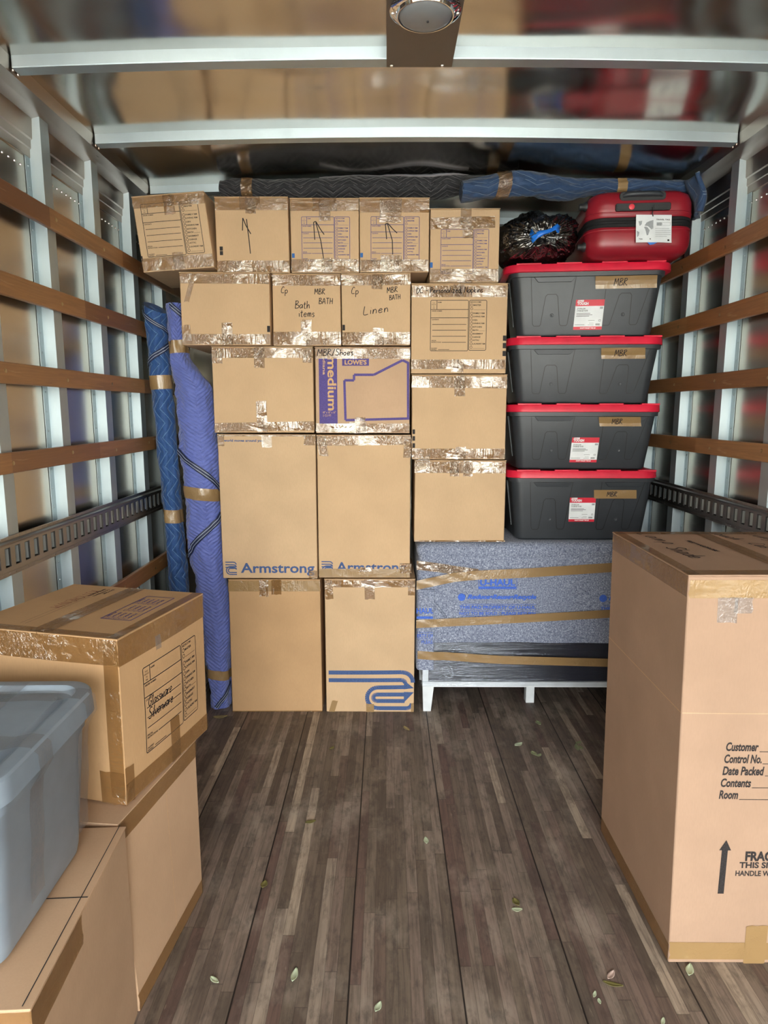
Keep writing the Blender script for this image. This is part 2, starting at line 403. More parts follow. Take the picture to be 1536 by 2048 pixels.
G = {
 'M': '0,0 .06,1 .3,.35 .52,1 .62,0', 'B': '.05,0 .08,1|0,.95 .35,.97 .42,.75 .1,.52 .5,.4 .45,.08 0,.02', 'R': '.05,0 .08,1|0,.93 .35,.97 .45,.75 .1,.5 .55,0',
 'A': '0,0 .28,1 .5,0|.1,.38 .42,.38', 'T': '0,.97 .55,1|.28,1 .26,0', 'H': '.04,1 .02,0|.45,1 .45,0|.02,.5 .45,.52', 'L': '.08,1 .04,.05 .5,.02',
 'C': '.5,.85 .3,1 .05,.6 .1,.12 .5,.1', 'S': '.5,.9 .2,1 .08,.72 .45,.35 .3,.02 0,.1', 'G': '.5,.85 .25,1 .03,.5 .25,.02 .5,.4 .3,.42', 'D': '.05,0 .08,1|0,.97 .4,.85 .5,.45 .3,.05 .0,.0',
 'P': '.05,0 .08,1|0,.95 .4,.95 .42,.6 .08,.48', 'N': '.03,0 .06,1 .48,.02 .5,1', 'K': '.05,0 .05,1|.5,1 .08,.48 .52,0', 'I': '.05,1 .35,1|.2,1 .2,0|.05,0 .35,0', 'E': '.45,1 .05,1 .05,0 .48,0|.05,.52 .38,.52',
 'a': '.4,.42 .2,.52 .02,.25 .15,.0 .38,.3 .4,.5 .42,.02', 'b': '.05,1 .05,0 .3,.02 .4,.3 .2,.5 .05,.3', 'c': '.38,.42 .2,.52 .02,.25 .18,0 .4,.1', 'd': '.4,.42 .2,.5 .02,.25 .18,0 .38,.25 .42,1 .42,.0',
 'e': '.04,.25 .38,.32 .25,.52 .04,.3 .15,0 .42,.1', 'g': '.4,.42 .2,.52 .03,.3 .2,.05 .4,.45 .38,-.3 .1,-.35', 'h': '.05,1 .04,0 .1,.35 .28,.5 .36,.3 .38,0', 'i': '.06,.5 .08,0|.08,.72 .1,.75', 'k': '.05,1 .04,0|.35,.5 .06,.22 .38,0',
 'l': '.06,1 .06,.05 .14,.0', 'm': '.02,.5 .04,0 .08,.4 .22,.5 .26,0 .3,.4 .44,.5 .5,0', 'n': '.04,.5 .04,0 .1,.38 .28,.5 .36,.25 .38,0', 'o': '.22,.5 .03,.28 .2,.0 .4,.25 .22,.5', 'p': '.04,.5 .05,-.4|.04,.42 .25,.52 .4,.28 .2,.02 .05,.12',
 'r': '.04,.5 .05,0 .08,.32 .3,.5', 's': '.3,.45 .12,.5 .06,.35 .3,.18 .2,.0 .02,.05', 't': '.16,.85 .14,.05 .3,.02|0,.55 .32,.58', 'u': '.04,.5 .06,.1 .2,.0 .36,.2 .38,.5 .4,.0', 'v': '0,.5 .18,0 .36,.5', 'w': '0,.5 .1,0 .24,.4 .36,0 .5,.5', 'z': '.02,.5 .36,.48 .04,.03 .4,.0',
 ',': '.06,.08 .0,-.15', '/': '0,-.1 .35,1.05', '-': '.02,.4 .3,.42', '.': '.02,.03 .05,.0', ' ': ''}
class Ink:
    def __init__(s): s.v = []; s.f = []
    def quad(s, p):
        b = len(s.v); s.v += list(p); s.f.append([b+i for i in range(len(p))])
    def line(s, p, q, w, step=.03):
        n = max(1, int(math.dist(p, q)/step)); dx, dy = (q[0]-p[0]), (q[1]-p[1]); l = math.hypot(dx, dy) or 1
        nx, ny = -dy/l*w/2, dx/l*w/2
        for k in range(n):
            a, b = k/n, (k+1)/n
            s.quad([(p[0]+dx*a-nx, p[1]+dy*a-ny), (p[0]+dx*b-nx, p[1]+dy*b-ny), (p[0]+dx*b+nx, p[1]+dy*b+ny), (p[0]+dx*a+nx, p[1]+dy*a+ny)])
        return s
    def path(s, pts, w):
        for a, b in zip(pts, pts[1:]): s.line(a, b, w)
        return s
    def rect(s, x0, y0, x1, y1, n=6, m=6):
        for i in range(n):
            for j in range(m):
                a, b, c, d = x0+(x1-x0)*i/n, x0+(x1-x0)*(i+1)/n, y0+(y1-y0)*j/m, y0+(y1-y0)*(j+1)/m
                s.quad([(a, c), (b, c), (b, d), (a, d)])
        return s
    def frame(s, x0, y0, x1, y1, w, r=0):
        if r:
            p = [(x0+r, y0), (x1-r, y0), (x1, y0+r), (x1, y1-r), (x1-r, y1), (x0+r, y1), (x0, y1-r), (x0, y0+r), (x0+r, y0)]
        else: p = [(x0, y0), (x1, y0), (x1, y1), (x0, y1), (x0, y0)]
        return s.path(p, w)
    def text(s, t, x, y, w=None, h=None, bold=0, shear=0, res=3, rot=0):
        """the bounding box of the words fits x..x+w, y..y+h"""
        v, f, asp = text_mesh(t, bold, shear, res)
        if w is None: w = h*asp
        if h is None: h = w/asp
        b = len(s.v); ca, sa = math.cos(rot), math.sin(rot)
        s.v += [(x+a*w*ca-c*h*sa, y+a*w*sa+c*h*ca) for a, c in v]; s.f += [[b+i for i in q] for q in f]
        return s
    def hand(s, t, x, y, h, w=.004, sp=.12, slant=.08, rot=0, wide=1.0):
        cx = 0; ca, sa = math.cos(rot), math.sin(rot); rr = random.Random(t)
        for ch in t:
            g = G.get(ch, '')
            if not g: cx += .38; continue
            mx = 0
            for st in g.split('|'):
                P = [tuple(map(float, q.split(','))) for q in st.split()]
                mx = max(mx, max(a for a, _ in P))
                P = [(a+rr.uniform(-.02, .02), b+rr.uniform(-.02, .02)) for a, b in P]
                Q = []
                for i in range(len(P)-1):
                    p0, p1, p2, p3 = P[max(i-1, 0)], P[i], P[i+1], P[min(i+2, len(P)-1)]
                    for k in range(4):
                        u = k/4
                        Q.append(tuple(.5*(2*p1[d]+(p2[d]-p0[d])*u+(2*p0[d]-5*p1[d]+4*p2[d]-p3[d])*u*u+(3*p1[d]-p0[d]-3*p2[d]+p3[d])*u**3) for d in (0, 1)))
                Q.append(P[-1])
                R = [((cx+a+b*slant)*h*wide, b*h) for a, b in Q]
                s.path([(x+a*ca-b*sa, y+a*sa+b*ca) for a, b in R], w)
            cx += mx+sp
        return s
    def add(s, o, fn):
        b = len(s.v); s.v += [fn(p) for p in o.v]; s.f += [[b+i for i in q] for q in o.f]; return s
    def poly(s, pts): s.quad(pts); return s
    def put(s, name, S, mat, parent, off=.0011):
        return mesh_obj(name, [S(p[0], p[1], off) for p in s.v], s.f, mat, parent)
# ---------------------------------------------------------------- the load box of the truck
XL, XR = -1.18, 1.40             # inner faces of the wooden slats
PL, PR = XL-.02, XR+.02          # inner faces of the wall posts
SL, SR = PL-.045, PR+.045        # wall sheets
FRONT = 4.35
m = MB(); m.box(SL-.03, REAR, -.05, SR+.03, FRONT, 0); struct(m.build('floor', M['floor']))
m = MB(); m.box(SL-.03, FRONT, -.05, SR+.03, FRONT+.03, 2.8); struct(m.build('wall_front', M['sheet']))
m = MB(); m.box(-14, -26, -1.0, 14, REAR-.3, -.95); struct(m.build('ground', M['concrete']))
POSTS = [1.28+.4*i for i in range(7)]
RAILPROF = [(-.02, 2.40), (.006, 2.40), (.007, 2.428), (.011, 2.431), (.012, 2.458), (.017, 2.462), (.020, 2.528), (.060, 2.540), (.100, 2.549), (.104, 2.612), (.04, 2.66), (-.02, 2.66)]
def side_wall(side, sx, sheet, face):
    # sx: direction pointing into the room
    a, b = sorted((sheet, sheet-sx*.03))
    m = MB(); m.box(a, REAR, -.05, b, FRONT, 2.72)
    w = struct(m.build('wall_'+side, M['sheet']))
    r = MB()
    for i in range(0, 90):
        y = 1.2+i*.036
        r.dome((sheet, y, 2.36), (sx, 0, 0), .005, .004)
    r.build('rivet_row', M['rivet'], w)
    t = MB()
    n = 12
    ys = [REAR+(FRONT-REAR)*i/n for i in range(n+1)]
    t.rings([[(sheet+sx*p, y, z) for p, z in (RAILPROF if sx > 0 else RAILPROF)] for y in ys])
    for y in (2.178, 2.755, 3.36):
        for dy in (.012, .04):
            t.dome((sheet+sx*.104, y+dy, 2.560), (sx, 0, 0), .006, .004)
    tr = struct(t.build('trim_1' if side == 'left' else 'trim_2', M['rail'])); 
    for y in POSTS:
        p = MB()
        y0, y1 = y-.030, y+.030
        prof = [(0.0015, y0-.034), (.0035, y0-.034), (.0045, y0-.004), (.045, y0), (.045, y1), (.0045, y1+.004), (.0035, y1+.034), (.0015, y1+.034)]
        p.rings([[(sheet+sx*u, yy, z) for u, yy in prof] for z in (0.0, 1.2, 2.535)])
        for k in range(36):
            z = .06+k*.07
            p.dome((sheet+sx*.004, y0-.019, z), (sx, 0, 0), .0045, .003)
            if k % 2: p.dome((sheet+sx*.004, y1+.019, z), (sx, 0, 0), .0045, .003)
        p.build('wall_post', M['galv'], w)
    return w
side_wall('left', 1, SL, PL); side_wall('right', -1, SR, PR)
# ceiling: thin roof skin, slightly domed and rippled, with cross ribs below it
RX0, RX1 = -1.14, 1.36
def arch(x): return .024*(1-min(1, abs((x-.11)/1.3))**2)
RIBS = [.34, .94, 1.54, 2.178, 2.755, 3.36, 3.96]
def skin(x, y):
    k = min(range(len(RIBS)), key=lambda i: abs(RIBS[i]-y)); d = abs(y-RIBS[k]-.025)
    e = min(1, max(0, (x-RX0)/.22))*min(1, max(0, (RX1-x)/.22))
    q = noise.noise(Vector((x*1.9, y*2.6, 3.1)))*.020+noise.noise(Vector((x*4.3, y*3.0, 9.1)))*.005
    return 2.614+arch(x)+.010*min(1, d/.28)*e+q*min(1, d/.16)*.8
nx, ny = 90, 150
V = []; F = []
for j in range(ny+1):
    y = REAR+(FRONT-REAR)*j/ny
    for i in range(nx+1):
        x = SL-.02+(SR-SL+.04)*i/nx
        V.append((x, y, skin(x, y)))
for j in range(ny):
    for i in range(nx):
        a = j*(nx+1)+i; F.append((a, a+nx+1, a+nx+2, a+1))
ceil = struct(mesh_obj('ceiling', V, F, M['roof'], None, True, 60))
so = ceil.modifiers.new('thickness', 'SOLIDIFY'); so.thickness = .02; so.offset = -1
for y in RIBS:
    p = MB(); n = 24; rs = []
    for i in range(n+1):
        x = RX0+(RX1-RX0)*i/n; z = 2.559+arch(x)
        rs.append([(x, y, z), (x, y+.05, z), (x, y+.05, z+.051), (x, y, z+.051)])
    p.rings(rs)
    for x in (RX0+.1, .11, RX1-.1): p.box(x, y+.01, 2.60+arch(x), x+.05, y+.04, 2.613+arch(x))
    p.build('roof_rib', M['galv'], ceil, bevel=.003)
# wooden slats screwed on the posts
def slat(sx, x, z0, z1, y0, y1, label):
    a, b = sorted((x, x-sx*.0185))
    o = thing('wooden_slat', label, 'slat', ((a+b)/2, (y0+y1)/2, z0), (0, 0, 0), 'wooden slats on the truck walls')
    m = MB(); m.box(-(b-a)/2, (y0-y1)/2, 0, (b-a)/2, (y1-y0)/2, z1-z0)
    m.build('board', M['slat'], o, bevel=.004)
    for y in POSTS:
        if not 1.6 < y < y1: continue
        s = MB(); s.dome((sx*(b-a)/2, y-(y0+y1)/2, (z1-z0)/2+random.uniform(-.008, .008)), (sx, 0, 0), .0075, .002)
        s.build('screw', M['screw'], o)
ZS = [(2.168, 2.238), (1.888, 1.960), (1.617, 1.684), (1.338, 1.404), (.704, .782)]
nmL = ['topmost wooden slat on the wall behind the rolled blue blankets, ending at the tilted box', 'reddish-brown wooden slat, second from the top on the wall by the blanket rolls',
       'light brown chipped wooden slat, third from the top on the wall by the blanket rolls', 'scuffed dark brown wooden slat just above the steel track, beside the blanket rolls',
       'lowest wooden slat, below the steel track beside the blanket rolls']
nmR = ['topmost wooden slat on the wall beside the black totes, under the suitcase level', 'wooden slat second from the top on the wall beside the stacked totes',
       'brown wooden slat third from the top on the wall beside the stacked totes', 'dark reddish wooden slat just above the steel track, beside the stacked totes']
for (a, b), l in zip(ZS, nmL): slat(1, XL, a, b, .9, 4.05, l)
for (a, b), l in zip(ZS, nmR): slat(-1, XR, a+.006, b+.008, .9, 4.05, l)
# slotted steel tie-down tracks
def track(sx, x, z0, z1, y0, y1, label):
    xs = x-sx*.018
    o = thing('tie_down_track', label, 'track', (x, (y0+y1)/2, z0), (0, 0, 0), 'tie-down tracks')
    h = z1-z0; L = y1-y0; P = .0565; n = int(L/P)
    def bx(m, u0, ya, za, u1, yb, zb):
        a, b = sorted((sx*u0, sx*u1)); m.box(a, ya-L/2, za, b, yb-L/2, zb)
    m = MB()
    zb, zt = h*.27, h*.76                      # slot span
    prof = [(-.017, 0), (-.010, 0), (-.010, h*.10), (.002, h*.15), (.002, zb), (-.004, zb), (-.004, h*.17), (-.017, h*.12)]
    m.rings([[(sx*u, y-L/2, z) for u, z in prof] for y in (0, L)])
    prof = [(-.017, h), (-.010, h), (-.010, h*.92), (.004, h*.88), (.002, h*.82), (.002, zt), (-.004, zt), (-.004, h*.84), (-.017, h*.9)]
    m.rings([[(sx*u, y-L/2, z) for u, z in prof] for y in (0, L)])
    for k in range(n+1):
        bx(m, -.004, k*P-.0125, zb-.001, .0019, k*P+.0125, zt+.001)
    for k in range(int(L/.036)):
        for zz in (h*.05, h*.96): m.dome((-.010*sx, k*.036-L/2+.01, zz), (sx, 0, 0), .003, .0015)
    m.next_mat()
    for k in range(n):
        y = k*P+P/2-L/2; za, zc = zb+.004, zt-.004
        q = [(-.016, y-.009), (-.014, y-.009), (-.003, y+.010), (-.001, y+.010)]
        m.hexa([(sx*-.016, y-.015, za), (sx*-.003, y+.012, za), (sx*-.0145, y-.016, za), (sx*-.0015, y+.010, za),
                (sx*-.016, y-.015, zc), (sx*-.003, y+.012, zc), (sx*-.0145, y-.016, zc), (sx*-.0015, y+.010, zc)])
    m.build('slotted_rail', [M['galv_dark'], M['galv']], o)
    m = MB(); bx(m, -.0178, 0, zb-.01, -.0165, L, zt+.01); m.build('backing_strip', M['dark_gap'], o)
track(1, XL, 1.018, 1.142, .9, 4.05, 'slotted steel tie-down track on the wall by the rolled blue blankets')
track(-1, XR, 1.060, 1.176, .9, 4.05, 'slotted steel tie-down track on the wall beside the lowest black tote')
# dome light on its bridging plate
dl = thing('dome_light', 'round chrome ceiling light on a grey steel plate across the roof rib', 'ceiling light', (.098, 1.922, 2.578))
m = MB(); m.box(-.1, -.36, -.002, .1, .290, .001)
m.build('mounting_plate', M['plate'], dl, bevel=.0006)
LC = (.002, -.005, 0)
m = MB(); m.lathe([(.094, -.002), (.094, -.006), (.089, -.010), (.078, -.013), (.075, -.020), (.072, -.020), (.072, -.004), (.094, -.002)], LC, 56); m.build('bezel', M['chrome'], dl, True, 50)
m = MB(); m.lathe([(.073, -.008), (.072, -.016), (.062, -.026), (.042, -.033), (.016, -.036), (.001, -.036)], LC, 56); m.build('lens', M['lens'], dl, True, 60)
m = MB(); m.lathe([(.003, -.035), (.003, -.039), (.001, -.040)], (LC[0]+.006, LC[1]-.012, 0), 12); m.build('lens_pin', M['suit_black'], dl)
for x, y in ((-.085, .278), (.070, .278), (LC[0]-.085, LC[1]), (LC[0]+.085, LC[1])):
    m = MB(); m.dome((x, y, -.003 if y > .1 else -.011), (0, 0, -1), .0055, .004); m.build('screw', M['rivet'], dl, True)
# ---------------------------------------------------------------- cardboard boxes
def bulge_side(s): return s.b > .0075
class Box:
    """a carton: x across, y into the truck (front at -d/2), z up; origin at the middle of its base"""
    def __init__(s, name, label, group, x0, x1, z0, z1, yf, d, rz=0, roll=0, mat='card', off=None, seam='x', bulge=.004, cat='box', loc=None, flaps=True):
        s.w, s.h, s.d, s.b = x1-x0, z1-z0-(.0045 if flaps else 0), d, bulge
        s.c = {}
        rr = random.Random(name+str(x0)+str(z0))
        for ix in (0, 1):
            for iy in (0, 1):
                for iz in (0, 1):
                    p = Vector(((ix-.5)*s.w, (iy-.5)*s.d, iz*s.h))
                    p += Vector((rr.uniform(-.002, .002), rr.uniform(-.002, .002), 0 if iz == 0 else rr.uniform(-.0015, .0015)))
                    if off and (ix, iy, iz) in off: p += Vector(off[(ix, iy, iz)])
                    s.c[(ix, iy, iz)] = p
        R = Matrix.Rotation(rz, 3, 'Z') @ Matrix.Rotation(roll, 3, 'Y')
        base = Vector(((x0+x1)/2, yf, z0)) + (R @ Vector((0, d/2, 0)) if loc is None else Vector((0, 0, 0)))
        if loc is not None: base = Vector(loc)
        s.root = thing(name, label, cat, base, (R.to_euler() if (rz or roll) else (0, 0, 0)), group)
        V = []; F = []; n = 8; k0 = 0
        for face in ('front', 'right', 'back', 'left', 'top', 'bottom'):
            for j in range(n+1):
                for i in range(n+1): V.append(s.S(face, i/n, j/n))
            for j in range(n):
                for i in range(n):
                    a = k0+j*(n+1)+i; F.append((a, a+1, a+n+2, a+n+1))
            k0 += (n+1)**2
        s.body = mesh_obj('carton', V, F, M[mat], s.root, True, 40, merge=.0002)
        bv = s.body.modifiers.new('edge', 'BEVEL'); bv.width = .0035; bv.segments = 2; bv.limit_method = 'ANGLE'; bv.angle_limit = math.radians(50)
        if flaps:                               # the two closing flaps, a few millimetres thick
            for i in (0, 1):
                q = []
                e = .0015
                for o_ in (.0004, .0038):
                    for bb in (0, 1):
                        for aa in (0, 1):
                            A, Bq = (((i+aa)*.5-(.004 if (aa == 1 and i == 0) else 0), bb) if seam == 'x' else (aa, (i+bb)*.5-(.004 if (bb == 1 and i == 0) else 0)))
                            p = s.S('top', A, Bq, o_, False)
                            q.append(p+Vector(((-e if A == 0 else e if A == 1 else 0), (-e if Bq == 0 else e if Bq == 1 else 0), 0)))
                m = MB(); m.hexa(q); m.build('top_flap', M[mat], s.root, bevel=.001)
    def S(s, face, a, b, off=0, bul=True):
        c = s.c
        q = {'front': ((0, 0, 0), (1, 0, 0), (0, 0, 1), (1, 0, 1)), 'back': ((1, 1, 0), (0, 1, 0), (1, 1, 1), (0, 1, 1)),
             'right': ((1, 0, 0), (1, 1, 0), (1, 0, 1), (1, 1, 1)), 'left': ((0, 1, 0), (0, 0, 0), (0, 1, 1), (0, 0, 1)),
             'top': ((0, 0, 1), (1, 0, 1), (0, 1, 1), (1, 1, 1)), 'bottom': ((0, 1, 0), (1, 1, 0), (0, 0, 0), (1, 0, 0))}[face]
        A, Bc, Cc, D = [c[k] for k in q]
        p = (A*(1-a)+Bc*a)*(1-b)+(Cc*(1-a)+D*a)*b
        nrm = ((Bc-A+D-Cc).cross(Cc-A+D-Bc)).normalized()
        bl = s.b*(1-(2*a-1)**2)*(1-(2*b-1)**2) if (bul and (face == 'front' or (bulge_side(s) and face == 'right')) and 0 <= a <= 1 and 0 <= b <= 1) else 0
        return p+nrm*(off+bl)
    def size(s, face): return (s.d if face in ('right', 'left') else s.w), (s.d if face in ('top', 'bottom') else s.h)
    def m(s, face='front'):
        w, h = s.size(face)
        lift = .004 if face == 'top' else 0
        return lambda x, y, off: s.S(face, x/w, y/h, off+lift)
    def tape(s, face, x0, y0, x1, y1, skew=0, mat='tape', lay=0, jag=True):
        """strip in metres on a face; skew raises its second end"""
        f = s.m(face); horiz = abs(x1-x0) >= abs(y1-y0)
        n = max(3, int(max(abs(x1-x0), abs(y1-y0))/.012)); k = 4
        V = []; F = []; rr = random.Random(f'{x0}{y0}{face}')
        for i in range(n+1):
            for j in range(k+1):
                u, v = i/n, j/k
                ju = (rr.uniform(-.0025, .0025) if jag and i in (0, n) else 0)
                wv = rr.uniform(0, .0006)
                if horiz: x, y = x0+(x1-x0)*u+ju, y0+(y1-y0)*v+skew*u
                else: x, y = x0+(x1-x0)*v+skew*u, y0+(y1-y0)*u+ju
                V.append(f(x, y, .0008+lay*.0007+wv))
        for i in range(n):
            for j in range(k):
                a = i*(k+1)+j; F.append((a, a+k+1, a+k+2, a+1) if horiz else (a, a+1, a+k+2, a+k+1))
        return mesh_obj('packing_tape', V, F, M[mat], s.root, True, 80)
    def ink(s, ink, mat, name='printing', face='front', off=.0006): return ink.put(name, s.m(face), M[mat], s.root, off)
    def seam_tapes(s, t=.05, b=.05, mat='tape', cx=None, drop=.085, up=.08, tsk=0, bsk=0, ti=.003, bi=.004, dropw=.05, mat2=None, topwrap=True):
        w, h = s.w, s.h; cx = w/2 if cx is None else cx
        if t: s.tape('front', 0, h-ti-t, w, h-ti, tsk, mat)
        if t and topwrap: s.tape('top', 0, 0, w, .02, 0, mat)
        if b: s.tape('front', 0, bi, w, bi+b, bsk, mat2 or mat)
        if drop: s.tape('front', cx-dropw/2, h-drop, cx+dropw/2, h-.001, random.uniform(-.004, .004), mat2 or 'tape2', 1)
        if up: s.tape('front', cx-dropw/2+.006, .001, cx+dropw/2+.006, up, random.uniform(-.003, .003), mat, 1)
def form_unit():
    """the mover's form, 1 wide and .874 high (y up)"""
    H_ = .874; i = Ink(); Y = lambda v: H_*(1-v)
    lw = .0095
    i.frame(0, 0, .674, H_, lw, .012); i.frame(.691, .01, 1, H_, lw, .014)
    i.line((.11, Y(.18)), (.11, H_), lw); i.line((0, Y(.18)), (.674, Y(.18)), lw); i.line((0, Y(.345)), (.674, Y(.345)), lw)
    for v in (.475, .59, .71): i.line((.03, Y(v)), (.64, Y(v)), lw*.9)
    i.line((.205, Y(.83)), (.64, Y(.83)), lw*.9); i.line((.14, Y(.975)), (.34, Y(.975)), lw*.8)
    def tx(t, x, v, h=.019, w=None): i.text(t, x, Y(v)-h/2, w, h, .03, 0, 2)
    tx('NAME', .125, .04); tx('ORDER NUMBER', .018, .21); tx('CONTENTS', .018, .38); tx('SPECIAL', .018, .797); tx('INSTRUCTIONS', .018, .828); tx("PACKER'S", .018, .948); tx('INITIALS', .018, .978)
    for t, v in (('PLACE', .05), ('INVENTORY', .083), ('TAG', .116), ('HERE', .149)): i.text(t, .055-.0085*len(t)/2, Y(v)-.008, .0085*len(t), .015, .01, 0, 1)
    i.text('BEDROOMS', .712, Y(.035)-.013, .19, .026, .01, 0, 2)
    for t, v in (('MASTER', .095), ('', .165), ('FAMILY RM', .255), ('LIVING RM', .32), ('DEN', .39), ('DINING RM', .455), ('KITCHEN', .525), ('BATH', .59), ('BASEMENT', .66), ('GARAGE', .725), ('ATTIC', .79), ('LAUNDRY RM', .86), ('', .93)):
        i.frame(.714, Y(v)-.021, .752, Y(v)+.021, .007, .012)
        if t: i.text(t, .764, Y(v)-.0125, .0212*len(t)+.008, .026, .03, 0, 2)
        else: i.line((.764, Y(v)-.018), (.975, Y(v)-.018), .004)
        if t == 'BATH': i.line((.868, Y(v)-.012), (.975, Y(v)-.012), .004)
    return i
FORM = form_unit()
def form(x, y, w): 
    i = Ink(); i.add(FORM, lambda p: (x+p[0]*w, y+p[1]*w)); return i
def stripes(x, ys, w=.016, h=.022): 
    i = Ink()
    for y in ys: i.rect(x, y, x+w, y+h, 1, 1)
    return i
GR = 'moving boxes in the wall of cartons'
# bottom row
b = Box('moving_box', 'tall plain cardboard box on the floor beside the foot of the periwinkle blanket roll', GR, -.793, -.333, 0, .703, 3.20, .46, mat='card_dark')
b.seam_tapes(.055, 0, 'tape_flat', drop=0, up=0); b.tape('front', .155, .615, .200, .70, 0, 'tape', 1); b.tape('front', .215, .625, .265, .70, .002, 'tape', 1)
b.tape('front', 0, .0, .46, .006, 0, 'tape')
b = Box('moving_box', 'tall cardboard box on the floor printed with a large blue looping line logo', GR, -.310, .140, 0, .705, 3.20, .46)
b.seam_tapes(.036, 0, 'tape2', drop=.10, up=0, cx=.225)
b.tape('front', .004, .60, .044, .70, -.006, 'tape', 1); b.tape('front', .415, .62, .448, .70, 0, 'tape', 1)
b.tape('front', .012, .0, .042, .062, .018, 'tape_flat'); b.tape('front', .205, .0, .245, .045, 0, 'tape_flat', 2); b.tape('front', .435, .0, .449, .05, 0, 'tape_flat', 2)
i = Ink()
def band(pts, w): i.path(pts, w)
def arc(cx, cy, r, a0, a1, n=14): return [(cx+r*math.cos(math.radians(a0+(a1-a0)*k/n)), cy+r*math.sin(math.radians(a0+(a1-a0)*k/n))) for k in range(n+1)]
T = .0215
band([(.014, .213), (.385, .216)]+arc(.390, .162, .053, 95, 0)[1:]+[(.443, .160)], T)
band([(.014, .172), (.375, .174)]+arc(.385, .154, .020, 90, 10, 6), T)
i.poly([(.398, .172), (.449, .130), (.398, .124)])
band([(.41, .136), (.266, .134)]+arc(.266, .0775, .0565, 90, 270, 18)+[(.410, .021)]+arc(.412, .048, .027, -90, 0, 7), T)
i.poly([(.398, .110), (.449, .108), (.398, .052)])
band([(.41, .096), (.2586, .0955)]+arc(.2586, .078, .0175, 90, 270, 12)+[(.402, .0605)], T)
b.ink(i, 'ink_navy', 'logo')
# second row: two tall boxes with the mover's name
def arm_logo(x, y, s):
    i = Ink(); t = .009*s
    for k, yy in enumerate((.062, .049, .036)):
        i.path([(x, y+yy*s), (x+.040*s, y+yy*s)]+[(x+(.040+.014*math.sin(a*.26))*s, y+(yy-.012*(1-math.cos(a*.26)))*s) for a in range(1, 7)], t*.62)
    for k, r in enumerate((.020, .0105)):
        cx, cy = x+.024*s, y+.020*s
        i.path([(cx+.032*s, cy+r*s)]+[(cx+r*s*math.cos(math.radians(q)), cy+r*s*math.sin(math.radians(q))) for q in range(90, 271, 18)]+[(cx+.032*s, cy-r*s)], t*.62)
    return i
b = Box('moving_box', 'tall box with blue company name along its base, beside the periwinkle blanket', GR, -.816, -.344, .708, 1.420, 3.195, .46)
i = arm_logo(.014, .020, 1.0); i.text('Armstrong', .090, .012, .368, .066, .022); i.text('world moves around you', .030, .672, .190, .016, .034)
b.ink(i, 'ink_navy', 'printed_name')
b.tape('front', 0, .655, .032, .705, 0, 'tape', 1); b.tape('front', .212, .65, .262, .706, 0, 'tape', 1); b.tape('front', .418, .66, .472, .708, 0, 'tape2', 1); b.tape('front', .43, .0, .47, .04, 0, 'tape2', 1)
b.tape('front', 0, .702, .472, .710, 0, 'tape')
b = Box('moving_box', 'tall box with blue company name half covered by tape, second in its row', GR, -.337, .113, .710, 1.418, 3.20, .46)
i = arm_logo(.014, .020, 1.0); i.text('Armstrong', .086, .014, .345, .066, .022); b.ink(i, 'ink_navy', 'printed_name')
b.seam_tapes(.046, .042, 'tape', drop=0, up=0, mat2='tape_flat', tsk=.006)
b.tape('front', .012, .605, .055, .70, -.014, 'tape', 1); b.tape('front', .415, .60, .452, .69, .006, 'tape2', 1); b.tape('front', .40, .025, .458, .075, 0, 'tape2', 2); b.tape('front', .20, .03, .26, .055, 0, 'tape2', 2)
# third row
b = Box('moving_box', 'plain medium box beside the periwinkle blanket, under the longest plain carton', GR, -.830, -.352, 1.428, 1.832, 3.20, .45)
b.seam_tapes(.046, .042, 'tape2', drop=.095, up=.15, cx=.225, bsk=.008)
b.tape('front', 0, .325, .05, .385, 0, 'tape', 1); b.tape('front', .43, .33, .472, .385, 0, 'tape2', 1)
b = Box('moving_box', 'kraft box printed with a violet store logo, a sideways size word and a map outline', GR, -.342, .107, 1.426, 1.832, 3.20, .45, mat='card_pink')
i = Ink()
i.rect(.017, .045, .104, .352, 4, 10)
i.rect(.128, .318, .255, .352, 4, 2)
i.path([(.440, .332), (.414, .344), (.278, .276), (.184, .276), (.184, .250), (.138, .250), (.142, .062), (.449, .070)], .0115); i.path([(.440, .336), (.442, .068)], .0115)
b.ink(i, 'ink_violet', 'printed_panel')
i = Ink()
i.text('medium', .058, .358, .250, .042, .022, 0, 4, -PI/2); i.text('mediana', .036, .392, .116, .013, .012, 0, 3, -PI/2)
i.text("LOWE'S", .140, .323, .104, .023, .035); i.text('18" x 18" x 16"', .034, .094, .062, .010, .005, 0, 2); i.text('3 CU FT', .034, .079, .040, .010, .005, 0, 2)
b.ink(i, 'ink_kraft', 'knockout_lettering', 'front', .0009)
b.seam_tapes(.048, .042, 'tape', drop=0, up=.075, cx=.205, mat2='tape')
b.tape('front', .16, .0, .245, .052, 0, 'tape', 2)
i = Ink(); i.hand('MBR/Shoes', .012, .364, .030, .0034, .1, .12, .02, 1.15); b.ink(i, 'marker', 'handwriting', 'front', .0024)
